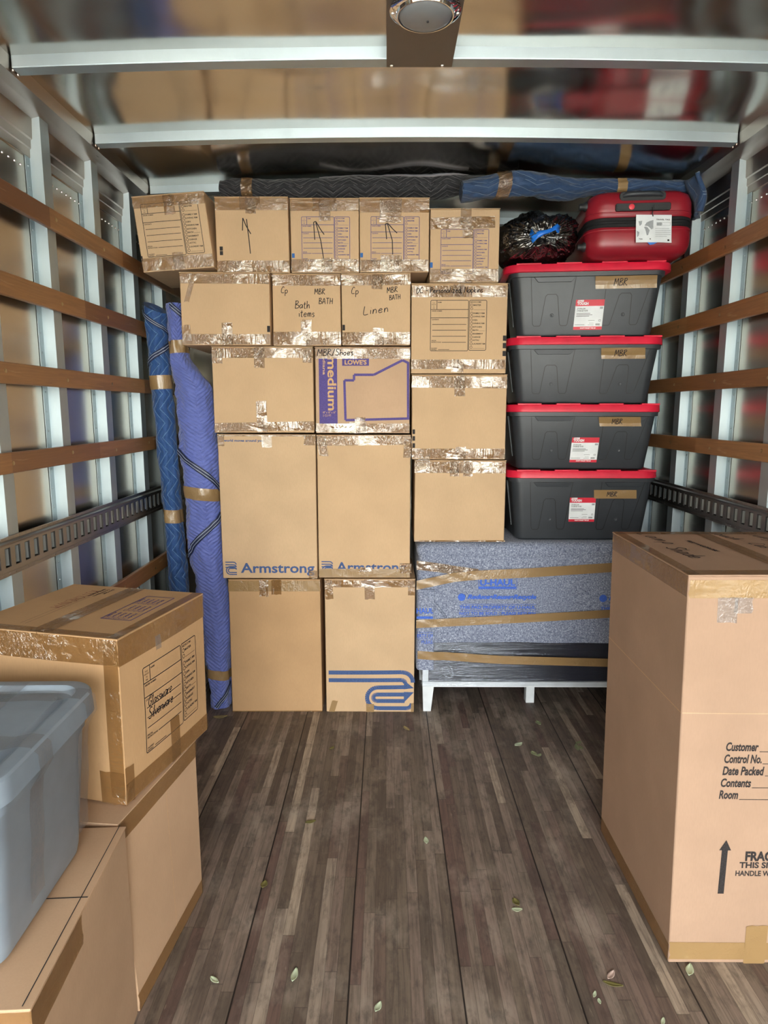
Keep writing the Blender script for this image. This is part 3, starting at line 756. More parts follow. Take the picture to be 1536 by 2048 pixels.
# fourth row, under the top boxes
b = Box('moving_box', 'longest plain ribbed carton overhanging the blanket roll tops, below the tilted box', GR, -.957, -.545, 1.836, 2.164, 3.17, .46)
b.seam_tapes(.044, .046, 'tape2', drop=0, up=.10, cx=.205, mat2='tape2')
b.tape('front', .016, .195, .040, .29, .030, 'tape', 1); b.tape('front', .004, .02, .046, .09, -.006, 'tape', 1)
b.ink(stripes(.398, (.06,), .014, .028), 'ink_black', 'printed_mark')
i = Ink(); 
b = Box('moving_box', 'box marked Bath items in black handwriting', GR, -.537, -.218, 1.836, 2.164, 3.20, .42)
b.seam_tapes(.048, .060, 'tape2', drop=0, up=.12, cx=.150, mat2='tape2')
i = Ink(); i.hand('Cp', .040, .238, .030, .0032); i.hand('MBR', .198, .234, .025, .0032, .14); i.hand('BATH', .217, .190, .027, .0032, .12); i.hand('Bath', .105, .170, .034, .0034, .12); i.hand('items', .122, .132, .034, .0034, .12)
b.ink(i, 'marker', 'handwriting')
b = Box('moving_box', 'box marked Linen in black handwriting', GR, -.213, .107, 1.838, 2.165, 3.20, .42)
b.seam_tapes(.048, .056, 'tape2', drop=.068, up=.078, cx=.165, mat2='tape2')
i = Ink(); i.hand('Cp', .045, .232, .032, .0032); i.hand('MBR', .212, .236, .025, .0032, .14, .1, .1); i.hand('BATH', .222, .204, .022, .0030, .1, .1, .1); i.hand('Linen', .100, .138, .037, .0034, .2, .2, .12, 1.2)
b.ink(i, 'marker', 'handwriting'); b.ink(stripes(.002, (.068,), .012, .026), 'ink_black', 'printed_mark')
# top row
b = Box('moving_box', 'tilted box with black checklist form, leaning on the wall at the top row end', GR, -1.150, -.820, 2.1745, 2.505, 3.16, .40, rz=0, roll=-.072, loc=(-.957, 3.36, 2.172), off={(0,0,1):(-.012,0,0),(1,0,1):(-.012,0,0)})
b.seam_tapes(.046, .056, 'tape', drop=.085, up=.075, cx=.165, mat2='tape')
b.ink(form(.034, .064, .262), 'ink_black', 'printed_form'); b.ink(stripes(-.0005, (.052,), .008, .02), 'ink_black', 'printed_mark')
b = Box('moving_box', 'top row box with only a hand-drawn up arrow on its front', GR, -.790, -.454, 2.1665, 2.500, 3.20, .40)
b.seam_tapes(.052, .050, 'tape', drop=.070, up=0, cx=.165, mat2='tape2', dropw=.048); b.tape('front', .115, .278, .208, .332, 0, 'tape', 2)
b.ink(stripes(.016, (.098, .078), .015, .018), 'ink_black', 'printed_mark')
def drawn_arrow(pts, head, w=.0042):
    i = Ink(); i.path(pts, w); i.path(head, w); return i
b.ink(drawn_arrow([(.158, .084), (.154, .14), (.145, .235)], [(.125, .185), (.128, .24), (.142, .206), (.163, .170)], .0042), 'marker', 'handwriting')
b = Box('moving_box', 'top row box with blue checklist form and drawn arrow, beside the plain arrow box', GR, -.447, -.131, 2.1675, 2.497, 3.205, .40)
b.seam_tapes(.050, .056, 'tape', drop=.098, up=.065, cx=.160, mat2='tape2', dropw=.052); b.tape('front', .105, .27, .215, .328, 0, 'tape', 2)
b.ink(form(.052, .052, .222), 'ink_blue', 'printed_form'); b.ink(stripes(.004, (.066,), .013, .020), 'ink_sky', 'printed_mark')
b.ink(drawn_arrow([(.152, .060), (.140, .14), (.118, .222)], [(.112, .145), (.108, .222), (.118, .226), (.140, .190), (.156, .168)], .0040), 'marker', 'handwriting', 'front', .0009)
b = Box('moving_box', 'top row box with blue checklist form and drawn arrow, over the Linen box', GR, -.126, .193, 2.1680, 2.496, 3.20, .40)
b.seam_tapes(.058, .052, 'tape', drop=.105, up=.075, cx=.140, mat2='tape2', dropw=.10); 
b.ink(form(.052, .050, .222), 'ink_blue', 'printed_form'); b.ink(stripes(.002, (.066,), .013, .020), 'ink_sky', 'printed_mark')
b.ink(drawn_arrow([(.152, .078), (.150, .14), (.128, .212)], [(.124, .145), (.118, .212), (.130, .214), (.152, .190), (.172, .172)], .0040), 'marker', 'handwriting', 'front', .0009)
b = Box('moving_box', 'top row box with a blue checklist form, set lower against the black trash bag', GR, .197, .519, 2.122, 2.449, 3.20, .40)
b.tape('front', 0, .235, .30, .286, .006, 'tape2'); b.tape('front', 0, .004, .322, .060, 0, 'tape2'); b.tape('front', .150, .195, .20, .252, 0, 'tape2', 1); b.tape('front', .14, .25, .19, .326, 0, 'tape', 1); b.tape('front', .13, .0, .20, .012, 0, 'tape2', 1)
b.ink(form(.050, .040, .222), 'ink_blue', 'printed_form'); b.ink(stripes(.000, (.066,), .013, .024), 'ink_sky', 'printed_mark')
# column over the wrapped cabinet
b = Box('moving_box', 'medium box with a black checklist form and writing along its top tape', GR, .113, .562, 1.707, 2.117, 3.19, .44)
b.seam_tapes(.052, .044, 'tape2', drop=.055, up=0, cx=.22, mat2='tape2', ti=.006, bi=.020); b.tape('front', .19, .006, .248, .064, 0, 'tape2', 1)
b.ink(form(.090, .104, .262), 'ink_black', 'printed_form'); b.ink(stripes(.432, (.150, .116, .080), .016, .024), 'ink_black', 'printed_mark')
i = Ink(); i.hand('DC - Personalized, Napkins', .022, .365, .026, .0032, .11, .05, .01, 1.03); b.ink(i, 'marker', 'handwriting', 'front', .0024)
b = Box('moving_box', 'plain medium box with three black edge marks, second above the wrapped cabinet', GR, .119, .570, 1.2995, 1.703, 3.20, .44)
b.seam_tapes(.054, .048, 'tape2', drop=.098, up=.06, cx=.228, tsk=-.004)
b.ink(stripes(.003, (.122, .090, .056), .012, .022), 'ink_black', 'printed_mark')
b = Box('moving_box', 'plain square box sitting directly on the grey moving pad', GR, .135, .578, .893, 1.296, 3.20, .44, bulge=.010)
b.seam_tapes(.055, 0, 'tape2', drop=0, up=0); b.tape('front', .17, .325, .215, .40, 0, 'tape2', 1); b.tape('front', .235, .325, .28, .40, 0, 'tape2', 1); b.tape('front', -.002, .34, .07, .398, .03, 'tape', 1); b.tape('front', 0, 0, .449, .008, 0, 'tape2')
# big wardrobe-height box by the right wall
b = Box('wardrobe_box', 'big tall box marked Customer and FRAGILE, with Lamp Shade written on top', None, .790, 1.350, 0, 1.122, 1.645,   .590, mat='card_big', off={(0, 0, 1): (-.018, 0, 0), (0, 1, 1): (-.012, 0, 0)}, seam='x', bulge=.006)
W_ = b
b.tape('front', .002, 1.060, .558, 1.108, 0, 'tape_flat'); b.tape('front', .075, .994, .125, 1.062, 0, 'tape_clear', 1); b.tape('front', .118, 1.02, .162, 1.062, 0, 'tape_clear', 1)
b.tape('front', .002, .012, .558, .066, 0, 'tape_flat'); b.tape('front', .21, .0, .27, .12, 0, 'tape_flat', 1)
b.tape('left', .002, 1.062, .588, 1.120, 0, 'tape'); b.tape('left', .002, .004, .588, .058, 0, 'tape')
b.tape('top', .0, .0, .56, .045, 0, 'tape'); b.tape('top', .0, .545, .56, .59, 0, 'tape'); b.tape('top', .255, .0, .305, .59, 0, 'tape2', 1); b.tape('top', .0, .0, .03, .59, 0, 'tape')
i = Ink()
for t, y, x, w, h, ln in (('Customer', .641, .119, .084, .0255, .206), ('Control No.', .6065, .1165, .097, .0255, .216), ('Date Packed', .572, .114, .108, .0255, .225), ('Contents', .5375, .1115, .079, .0255, .193), ('Room', .503, .109, .050, .0255, .162)):
    i.text(t, x, y, w, h, .034, .18); i.line((ln, y-.001), (.52, y-.001), .0018)
i.poly([(.124, .219), (.1405, .219), (.143, .352), (.127, .352)]); i.poly([(.1195, .351), (.1515, .351), (.137, .382)])
i.text('FRAGILE', .191, .319, .112, .030, .045); i.text('THIS SIDE UP', .177, .298, .148, .0185, .035); i.text('HANDLE WITH CARE', .168, .274, .170, .0165, .03)
b.ink(i, 'ink_black', 'printing')
i = Ink(); i.line((.002, .747), (.558, .747), .0016); b.ink(i, 'card', 'fold_line', 'front', .0006)
i = Ink(); i.line((.002, .747), (.588, .747), .0014); b.ink(i, 'ink_kraft', 'fold_line', 'left', .0006)
i = Ink(); i.hand('Lamp', .070, .570, .050, .0045, .3, .2, -1.44, 1.35); i.hand('Shade', .072, .335, .052, .0045, .16, .2, -1.46, 1.0); i.hand('Couch', .312, .585, .045, .0045, .2, .2, -1.4, 1.0); i.hand('Cas', .345, .40, .045, .0045, .2, .2, -1.4); i.hand('Living', .42, .570, .045, .0045, .2, .2, -1.4)
b.ink(i, 'marker', 'handwriting', 'top'); i = Ink(); i.text('FREE WARDROBE', .176, .44, .165, .016, .03, 0, 2, -1.46); b.ink(i, 'ink_black', 'printing', 'top')
# low boxes by the left wall
lowg = 'low boxes by the near left wall'
b = Box('moving_box', 'plain low carton on the floor under the grey lidded tote, nearest the camera', None, -1.12, -.625, 0, .527, 0, .50, loc=(-.872, 1.214, 0), mat='card_pink', rz=.06)
b.tape('right', .0, .455, .22, .520, 0, 'tape')
b.tape('front', .0, .475, .495, .520, 0, 'tape')
i = Ink(); i.line((.480, .004), (.480, .506), .002); i.line((.40, .262), (.494, .262), .003); b.ink(i, 'dark_gap', 'flap_slit', 'top')
b = Box('moving_box', 'plain low carton on the floor carrying the box marked Glassware Silverware', None, -1.12, -.63, 0, .527, 0, .43, loc=(-.858, 1.722, 0), mat='card_pink', rz=-.10, off={(1, 1, 0): (.0, .0, 0), (1, 0, 1): (-.03, .0, 0), (1, 0, 0): (-.0, .0, 0)})
b.tape('right', .0, .472, .43, .526, 0, 'tape'); b.tape('right', .002, .40, .012, .50, 0, 'tape'); b.tape('right', .0, .002, .43, .05, 0, 'tape')
i = Ink(); i.line((.235, .02), (.235, .47), .0012); b.ink(i, 'ink_kraft', 'crease', 'right')
b = Box('moving_box', 'box with form handwritten Glassware Silverware, stacked on a low carton', None, -1.12, -.66, .5315, .977, 0, .425, loc=(-.842, 1.815, .532), mat='card_dark', rz=-.235, bulge=.008, seam='x')
GB = b
b.tape('right', -.0, .372, .425, .440, 0, 'tape'); b.tape('right', .0, .004, .425, .056, 0, 'tape'); b.tape('right', .215, .0, .262, .135, -.012, 'tape', 1); b.tape('right', .0, .0, .035, .10, 0, 'tape', 1)
b.tape('right', .155, .36, .18, .40, 0, 'tape_clear', 2)
b.tape('front', .0, .375, .46, .442, 0, 'tape2'); b.tape('front', .42, .02, .46, .44, 0, 'tape', 1); b.tape('front', .39, .0, .46, .09, 0, 'tape', 1)
b.tape('top', .205, .0, .262, .425, .0, 'tape2', 1); b.tape('top', .0, .0, .46, .03, 0, 'tape'); b.tape('top', .43, .0, .46, .425, 0, 'tape')
i = form(.092, .095, .272); b.ink(i, 'ink_black', 'printed_form', 'right')
i = Ink(); i.hand('Glassware', .105, .220, .030, .0030, .08, .2, -.02, .95); i.hand('Silverware', .105, .186, .030, .0034, .08, .2, .0, .92); b.ink(i, 'marker', 'handwriting', 'right')
b.ink(stripes(.421, (.205, .165, .135, .105), .004, .022), 'ink_black', 'printed_mark', 'right')
i = Ink()
i.frame(.315, .135, .405, .355, .003)
for c_, xx in enumerate((.395, .365, .335)):
    for r_ in range(5 if c_ != 1 else 4):
        y0 = .340-c_*.068; x0 = .390-r_*.016
        i.frame(x0-.010, y0-.062, x0, y0-.050, .0014); i.text(('KITCHEN', 'BEDROOM', 'BATH', 'GARAGE', 'OFFICE')[(r_+c_) % 5], x0, y0-.046, .036, .008, .03, 0, 1, PI/2)
b.ink(i, 'ink_blue', 'printed_checklist', 'top')
i = Ink(); i.text('ROOM', .165, .395, .05, .009, .03, 0, 1, -PI/2); i.text('CONTENTS', .150, .395, .08, .009, .03, 0, 1, -PI/2); i.text('SPECIAL', .135, .395, .08, .009, .03, 0, 1, -PI/2); i.line((.15, .31), (.15, .05), .001); i.line((.135, .31), (.135, .05), .001); b.ink(i, 'ink_black', 'printing', 'top')
i = Ink(); i.hand('KITCHEN/M', .110, .37, .030, .0022, .22, .05, -PI/2, 1.0); b.ink(i, 'ink_red', 'handwriting', 'top')
# ---------------------------------------------------------------- black storage totes with red lids
def tote(label, cx, yf, z0, h, rz, tape_at, label_at, tapetxt_w=.20, lid_w=.745, tilt=0):
    d = .50; bw0, bw1 = .632, .700; bd0, bd1 = .40, .455
    R = Matrix.Rotation(rz, 3, 'Z'); base = Vector((cx, yf, z0))+R @ Vector((0, d/2, 0))
    o = thing('storage_tote', label, 'storage tote', base, (0, 0, rz), 'black storage totes with red lids')
    hb = h-.026
    m = MB(); m.rloft([(0, bw0-.03, bd0-.03, .03), (.006, bw0-.006, bd0-.006, .042), (.014, bw0, bd0, .045), (hb-.03, bw1-.004, bd1-.004, .05), (hb-.029, bw1+.018, bd1+.018, .055), (hb, bw1+.022, bd1+.022, .055)], 8)
    m.build('tub', M['tub'], o, True, 40)
    m = MB(); m.rloft([(h-.036, lid_w-.006, d-.006, .085), (h-.034, lid_w, d, .088), (h-.006, lid_w-.004, d-.004, .086), (h, lid_w-.012, d-.012, .082), (h, lid_w-.05, d-.05, .07), (h-.010, lid_w-.066, d-.066, .062)], 10)
    li = m.build('lid', M['lid_red'], o, True, 40)
    for x in (-.33, -.145, .060, .262):
        m = MB(); m.box(x, -d/2+.006, h-.003, x+.115 if x < .2 else x+.085, -d/2+.026, h+.0055)
        m.build('lid_tab', M['lid_red'], li, bevel=.0015)
    def S(a, b, off):
        t = b; w = bw0+(bw1-bw0)*t; dd = bd0+(bd1-bd0)*t
        return Vector(((a-.5)*w, -dd/2-off, .014+(hb-.044)*b))
    def Sm(x, z, off):
        b = (z-.014)/(hb-.044); dd = bd0+(bd1-bd0)*b
        return Vector((x, -dd/2-off, z))
    def outline(pts, nm):
        i = Ink(); i.path([((a-.5)*(bw0+(bw1-bw0)*b), .014+(hb-.044)*b) for a, b in pts], .0030); i.put(nm, Sm, M['tub_dark'], o, .0006)
    for k, dx in enumerate((0, .500)):
        outline([(.13+dx, 1.0), (.122+dx, .18), (.130+dx, .145), (.170+dx, .145), (.180+dx, .17), (.222+dx, .66), (.236+dx, .70), (.295+dx, .70), (.306+dx, .66), (.318+dx, .18), (.326+dx, .15), (.366+dx, .15), (.374+dx, .18), (.428+dx, 1.0)], 'panel_groove')
        x0 = (.15+dx-.5)*bw1; x1 = (.425+dx-.5)*bw1; zt = hb-.031
        y = -bd1/2
        m = MB(); m.hexa([(x0+.02, y-.002, zt-.022), (x1-.02, y-.002, zt-.022), (x0+.02, y+.01, zt-.022), (x1-.02, y+.01, zt-.022), (x0, y-.006, zt), (x1, y-.006, zt), (x0, y+.01, zt), (x1, y+.01, zt)])
        m.build('grip_ledge', M['tub'], o, bevel=.001)
        p = S(.265+dx, .33, .0); m = MB(); m.lathe([(.009, 0), (.007, .0015), (.003, .0015), (.001, .0003)], (0, 0, 0), 20)
        q = m.build('moulding_dimple', M['tub'], o, True); q.rotation_euler = (PI/2, 0, 0); q.location = p+Vector((0, -.0002, 0))
    # end handle ribs
    for s in (-1, 1):
        m = MB(); m.hexa([(s*(bw0/2+.004), -.10, .06), (s*(bw0/2+.010), -.10, .06), (s*(bw0/2+.004), -.094, .06), (s*(bw0/2+.010), -.094, .06), (s*(bw1/2-.006), -.10, hb-.03), (s*(bw1/2+.004), -.10, hb-.03), (s*(bw1/2-.006), -.094, hb-.03), (s*(bw1/2+.004), -.094, hb-.03)])
        m.build('end_rib', M['tub'], o)
    if label_at:
        lx, lz, lw, lh, sk = label_at
        Sl = lambda x, y, off: Sm(lx+x+sk*(y/lh), lz+y, off)
        i = Ink(); i.rect(0, 0, lw, lh); lb = i.put('product_label', Sl, M['white_paper'], o, .0010)
        i = Ink(); i.rect(0, lh*.79, lw, lh); i.rect(0, 0, lw, lh*.105); i.put('red_bands', Sl, M['label_red'], lb, .0014)
        i = Ink(); i.text('HYPER', .007, lh*.925, .030, .009, .05, .3, 2); i.text('TOUGH', .007, lh*.825, .052, .013, .05, 0, 2); i.text("DON'T FORGET THE LID", lw*.24, lh*.035, lw*.55, .006, .05, 0, 2)
        i.put('white_lettering', Sl, M['white_paper'], lb, .0018)
        i = Ink(); i.text('27-GALLON', .009, lh*.68, .038, .0065, .02, .2, 2); i.text('STORAGE TOTE', .009, lh*.61, .050, .0065, .02, .2, 2)
        for k, w in enumerate((.064, .074, .060)): i.line((.008, lh*(.545-.045*k)), (.008+w, lh*(.545-.045*k)), .0018)
        for k in range(9): i.rect(lw*.77+k*.0022, lh*.145, lw*.77+k*.0022+.0012, lh*.205, 1, 1)
        i.line((lw*.5, lh*.31), (lw*.72, lh*.31), .0012); i.line((.005, lh*.17), (lw*.38, lh*.17), .0014); i.line((lw*.5, lh*.16), (lw*.7, lh*.16), .0012); i.line((lw*.54, lh*.22), (lw*.7, lh*.22), .0010)
        i.frame(lw*.87, lh*.28, lw*.93, lh*.33, .0012)
        i.put('small_print', Sl, M['ink_black'], lb, .0018)
        i = Ink(); i.rect(lw*.86, lh*.69, lw*.97, lh*.76, 1, 1); i.put('blue_mark', Sl, M['ink_grey'], lb, .0018)
    tx, tz, tw, th, sk = tape_at
    i = Ink(); i.rect(0, 0, tw, th, 14, 3)
    St = lambda x, y, off: Sm(tx+x-sk*(y/th), tz+y, off+.0115*max(0, min(1, (tz+y-(hb-.062))/.03))+.0006*math.sin(x*70)+.0003*math.sin(y*300+x*31))
    tp = i.put('tape_strip', St, M['tape_flat'], o, .0016)
    i = Ink(); i.hand('MBR', tw*.30, th*.24, th*.56, .0031, .14, .2); i.put('handwriting', St, M['marker'], tp, .0034)
tote('black tote with red lid standing on the grey moving pad, lowest of the four', .962, 3.20, .893, .350, -.01, (.058, .212, .208, .043, .004), (-.060, .094, .127, .122, 0))
tote('black tote with red lid, second from the bottom, label below its tape strip', .957, 3.20, 1.246, .316, -.02, (.072, .212, .200, .045, .012), (-.062, .036, .132, .122, .006))
tote('black tote with red lid and no printed label, second from the top', .945, 3.205, 1.565, .313, -.055, (.076, .212, .205, .050, .008), None)
tote('topmost black tote with red lid, carrying the suitcase and trash bag', .935, 3.20, 1.882, .328, -.10, (.040, .215, .278, .054, .006), (-.052, .032, .132, .136, .006), lid_w=.78)
# ---------------------------------------------------------------- red suitcase lying flat
sr = -.085
st = thing('suitcase', 'red hard-shell suitcase lying flat with a white luggage tag, on the topmost tote', 'suitcase', Vector((1.128, 3.09, 2.2165))+Matrix.Rotation(sr, 3, 'Z') @ Vector((0, .31, 0)), (0, 0, sr))
w, d = .466, .62; h = .287
m = MB(); m.rloft([(0, w-.13, d-.13, .05), (.006, w-.075, d-.075, .06), (.022, w-.030, d-.030, .07), (.048, w-.006, d-.006, .08), (.070, w, d, .085), (.120, w, d, .085), (.124, w-.008, d-.008, .081)], 10, True, False); m.build('lower_shell', M['suit_red'], st, True, 60)
m = MB(); m.rloft([(.164, w-.008, d-.008, .081), (.168, w, d, .085), (.215, w, d, .085), (h-.048, w-.006, d-.006, .08), (h-.022, w-.030, d-.030, .07), (h-.006, w-.075, d-.075, .06), (h, w-.13, d-.13, .05)], 10, False, True); m.build('upper_shell', M['suit_red'], st, True, 60)
m = MB(); m.rloft([(.121, w-.012, d-.012, .079), (.126, w-.002, d-.002, .084), (.137, w-.002, d-.002, .084), (.140, w-.010, d-.010, .080), (.148, w-.010, d-.010, .080), (.151, w-.002, d-.002, .084), (.162, w-.002, d-.002, .084), (.167, w-.012, d-.012, .079)], 10); m.build('zipper_band', M['zip'], st, True, 30)
for z, t in ((.108, .0025), (.180, .0025)):
    m = MB(); m.rloft([(z, w+.001, d+.001, .0855), (z+.002, w+.005, d+.005, .0875), (z+.006, w+.005, d+.005, .0875), (z+.008, w+.001, d+.001, .0855)], 10, False, False); m.build('shell_ridge', M['suit_red'], st, True, 60)
yf = -d/2
def pill(m, x0, x1, z0, z1, y0, y1, r):
    m.rings([[(c[0], y, c[1]) for c in [(p[0]+(x0+x1)/2, p[1]+(z0+z1)/2) for p in rrect(x1-x0, z1-z0, r, 0, 5)]] for y in (y1, y0)])
m = MB(); pill(m, -.118, .118, .196, .228, yf-.010, yf+.004, .008); m.v = [(a, b_, c-.008) for a, b_, c in m.v]; m.build('lock_bar', M['suit_black'], st, True, 40, .0015)
m = MB(); pill(m, .045, .105, .202, .222, yf-.0125, yf-.009, .006); pill(m, -.112, -.068, .202, .222, yf-.0125, yf-.009, .006); m.v = [(a, b_, c-.008) for a, b_, c in m.v]; m.build('bar_cover', M['tub_dark'], st, True, 40)
m = MB(); m.rings([[(-.050+r*math.cos(2*PI*k/20), y, .204+r*math.sin(2*PI*k/20)) for k in range(20)] for r, y in ((.0125, yf-.006), (.0125, yf-.013), (.010, yf-.0145))]); m.build('release_button', M['red_button'], st, True, 40)
# carry handle sits in an oval recess on the upper shoulder
m = MB(); pill(m, -.100, .098, .233, .272, yf+.0015, yf+.05, .016); m.build('handle_recess', M['suit_black'], st, True, 40, .002)
m = MB(); m.tube([(-.085, yf+.006, .254), (-.070, yf-.003, .258), (-.03, yf-.007, .259), (.03, yf-.007, .259), (.068, yf-.003, .258), (.083, yf+.006, .254)], [.008, .0105, .011, .011, .0105, .008], 10); m.build('carry_handle', M['tub'], st, True, 60)
for z in (.058, .232):
    m = MB(); m.rings([[(-w/2-x, yf+.075+r*math.cos(2*PI*k/16), z+r*math.sin(2*PI*k/16)) for k in range(16)] for r, x in ((.022, -.006), (.022, .002), (.014, .012), (.013, .028), (.006, .030))]); m.build('wheel_peg', M['suit_black'], st, True, 40)
TG = lambda x, y, off: Vector((-.030+x+.004*(1-y/.118), yf-.014-off-.012*(y/.118-1)**2*(.5+.5*math.sin(x*19)), .052+y-.03*x))
m2 = Ink(); m2.rect(0, 0, .152, .118, 10, 8); tg = m2.put('luggage_tag', TG, M['white_paper'], st, 0)
so_ = tg.modifiers.new('thickness', 'SOLIDIFY'); so_.thickness = .0012
i = Ink()
i.poly([(.010, .090), (.026, .092), (.024, .078), (.016, .070)]); i.poly([(.004, .05), (.014, .044), (.012, .030), (.005, .022)])
i.poly([(.034, .066), (.040, .054), (.046, .030), (.052, .032), (.058, .052), (.050, .064), (.042, .068)])
i.poly([(.036, .072), (.046, .086), (.060, .092), (.074, .096), (.074, .060), (.066, .056), (.058, .064), (.050, .070)])
for k, wd in enumerate((.060, .066, .066, .066, .050)): i.line((.082, .060-.0085*k), (.082+wd, .060-.0085*k), .0016)
i.rect(.088, .072, .110, .086, 1, 1); i.frame(.112, .073, .146, .086, .001)
i.put('map_and_print', TG, M['ink_grey'], tg, .0009)
i = Ink(); i.text('TRAVEL TAG', .086, .095, .058, .0055, .03, 0, 2); i.text('TSA', .012, .012, .016, .005, .03, 0, 2); i.rect(.134, .006, .142, .014, 1, 1); i.rect(.058, .012, .062, .017, 1, 1)
i.put('dark_print', TG, M['ink_black'], tg, .0009)
m = MB(); m.tube([(.038, yf-.012, .200), (.040, yf-.016, .185), (.038, yf-.018, .172), (.042, yf-.018, .160)], .0022, 6); m.build('tag_string', M['suit_black'], st)
m = MB(); m.rings([[(.046+a, yf-.0135+y, .048+b_) for a, b_ in ((-.022, .02), (-.020, .004), (-.010, -.006), (.006, -.004), (.026, .006), (.028, .02))] for y in (0, .002)]); m.build('blue_tag', M['blue_tag'], st)
# ---------------------------------------------------------------- black trash bag with a blue drawstring
bg = thing('trash_bag', 'stuffed black plastic trash bag tied with a blue drawstring, on the topmost tote', 'trash bag', (.714, 3.335, 2.212))
V = []; F = []; nr, na = 84, 220
K = Vector((-.022, -.240, .082))
for i_ in range(nr+1):
    t = i_/nr                                   # 0 at the knot, 1 at the back
    ph = t*PI
    for k in range(na):
        a = 2*PI*k/na
        sx = math.copysign(abs(math.cos(a))**.8, math.cos(a)); sz = math.copysign(abs(math.sin(a))**.8, math.sin(a))
        r = math.sin(ph)**.62
        p = Vector((.192*r*sx, -.225*math.cos(ph), .118+.116*r*sz))
        pull = math.exp(-(t/.16)**2)
        p = p.lerp(K+Vector((.006*sx, .03, .006*sz)), pull*.9)
        w1 = a*8+1.6*noise.noise(Vector((sx*2, sz*2, t*3))); w2 = a*15+2.5*noise.noise(Vector((sx*3, t*4, sz*3)))
        pl_ = .7*(1-2*abs(math.sin(w1)))+.5*(1-2*abs(math.sin(w2)))
        fade = min(1, t/.05)*math.exp(-max(0, t-.10)/.22)
        nv = p.normalized()
        q = p*3.2
        di = .017*pl_*fade+.026*noise.noise(p*8)-.034*(abs(noise.noise(p*13))-.2)-.010*(abs(noise.noise(p*27+Vector((3, 1, 2))))-.2)
        p = p+Vector((sx*r, 0, sz*r)).normalized()*di if r > .05 else p
        p.z = max(p.z, .0015+.002*abs(noise.noise(p*30)))
        V.append(p)
for i_ in range(nr):
    for k in range(na):
        k2 = (k+1) % na; F.append((i_*na+k, i_*na+k2, (i_+1)*na+k2, (i_+1)*na+k))
F.append(list(range(na))[::-1]); F.append([nr*na+k for k in range(na)])
mesh_obj('bag', V, F, M['bag'], bg, True, 75)
V = []; F = []
for i_ in range(7):
    t = i_/6
    for k in range(40):
        a = 2*PI*k/40; r = .008+.042*t**1.3*(1+.3*math.sin(a*5)+.15*math.sin(a*11))
        V.append(K+Vector((r*math.cos(a)*1.3+.01*t, -.012-.022*t+.012*math.sin(a*7)*t, r*math.sin(a)*.6-.012*t)))
for i_ in range(6):
    for k in range(40):
        k2 = (k+1) % 40; F.append((i_*40+k, i_*40+k2, (i_+1)*40+k2, (i_+1)*40+k))
o = mesh_obj('gathered_neck', V, F, M['bag'], bg, True, 75); so_ = o.modifiers.new('thickness', 'SOLIDIFY'); so_.thickness = .002
V = []; F = []
ts = [(-.072, .020, .0), (-.060, -.012, -.02), (-.034, .004, -.03), (0, .010, -.035), (.032, .020, -.03), (.060, .036, -.028), (.082, .024, -.012)]
for n_, (x, z, y) in enumerate(ts):
    ww = (.013, .020, .016, .009, .011, .014, .016)[n_]
    for s in (-1, -.4, .3, 1): V.append(K+Vector((x*.82+.004*s, y-.018+.006*math.sin(s*4+n_*2), z+s*ww)))
for n_ in range(len(ts)-1):
    for j in range(3):
        a = n_*4+j; F.append((a, a+1, a+5, a+4))
o = mesh_obj('drawstring', V, F, M['blue_tie'], bg, True, 70); so_ = o.modifiers.new('thickness', 'SOLIDIFY'); so_.thickness = .0025
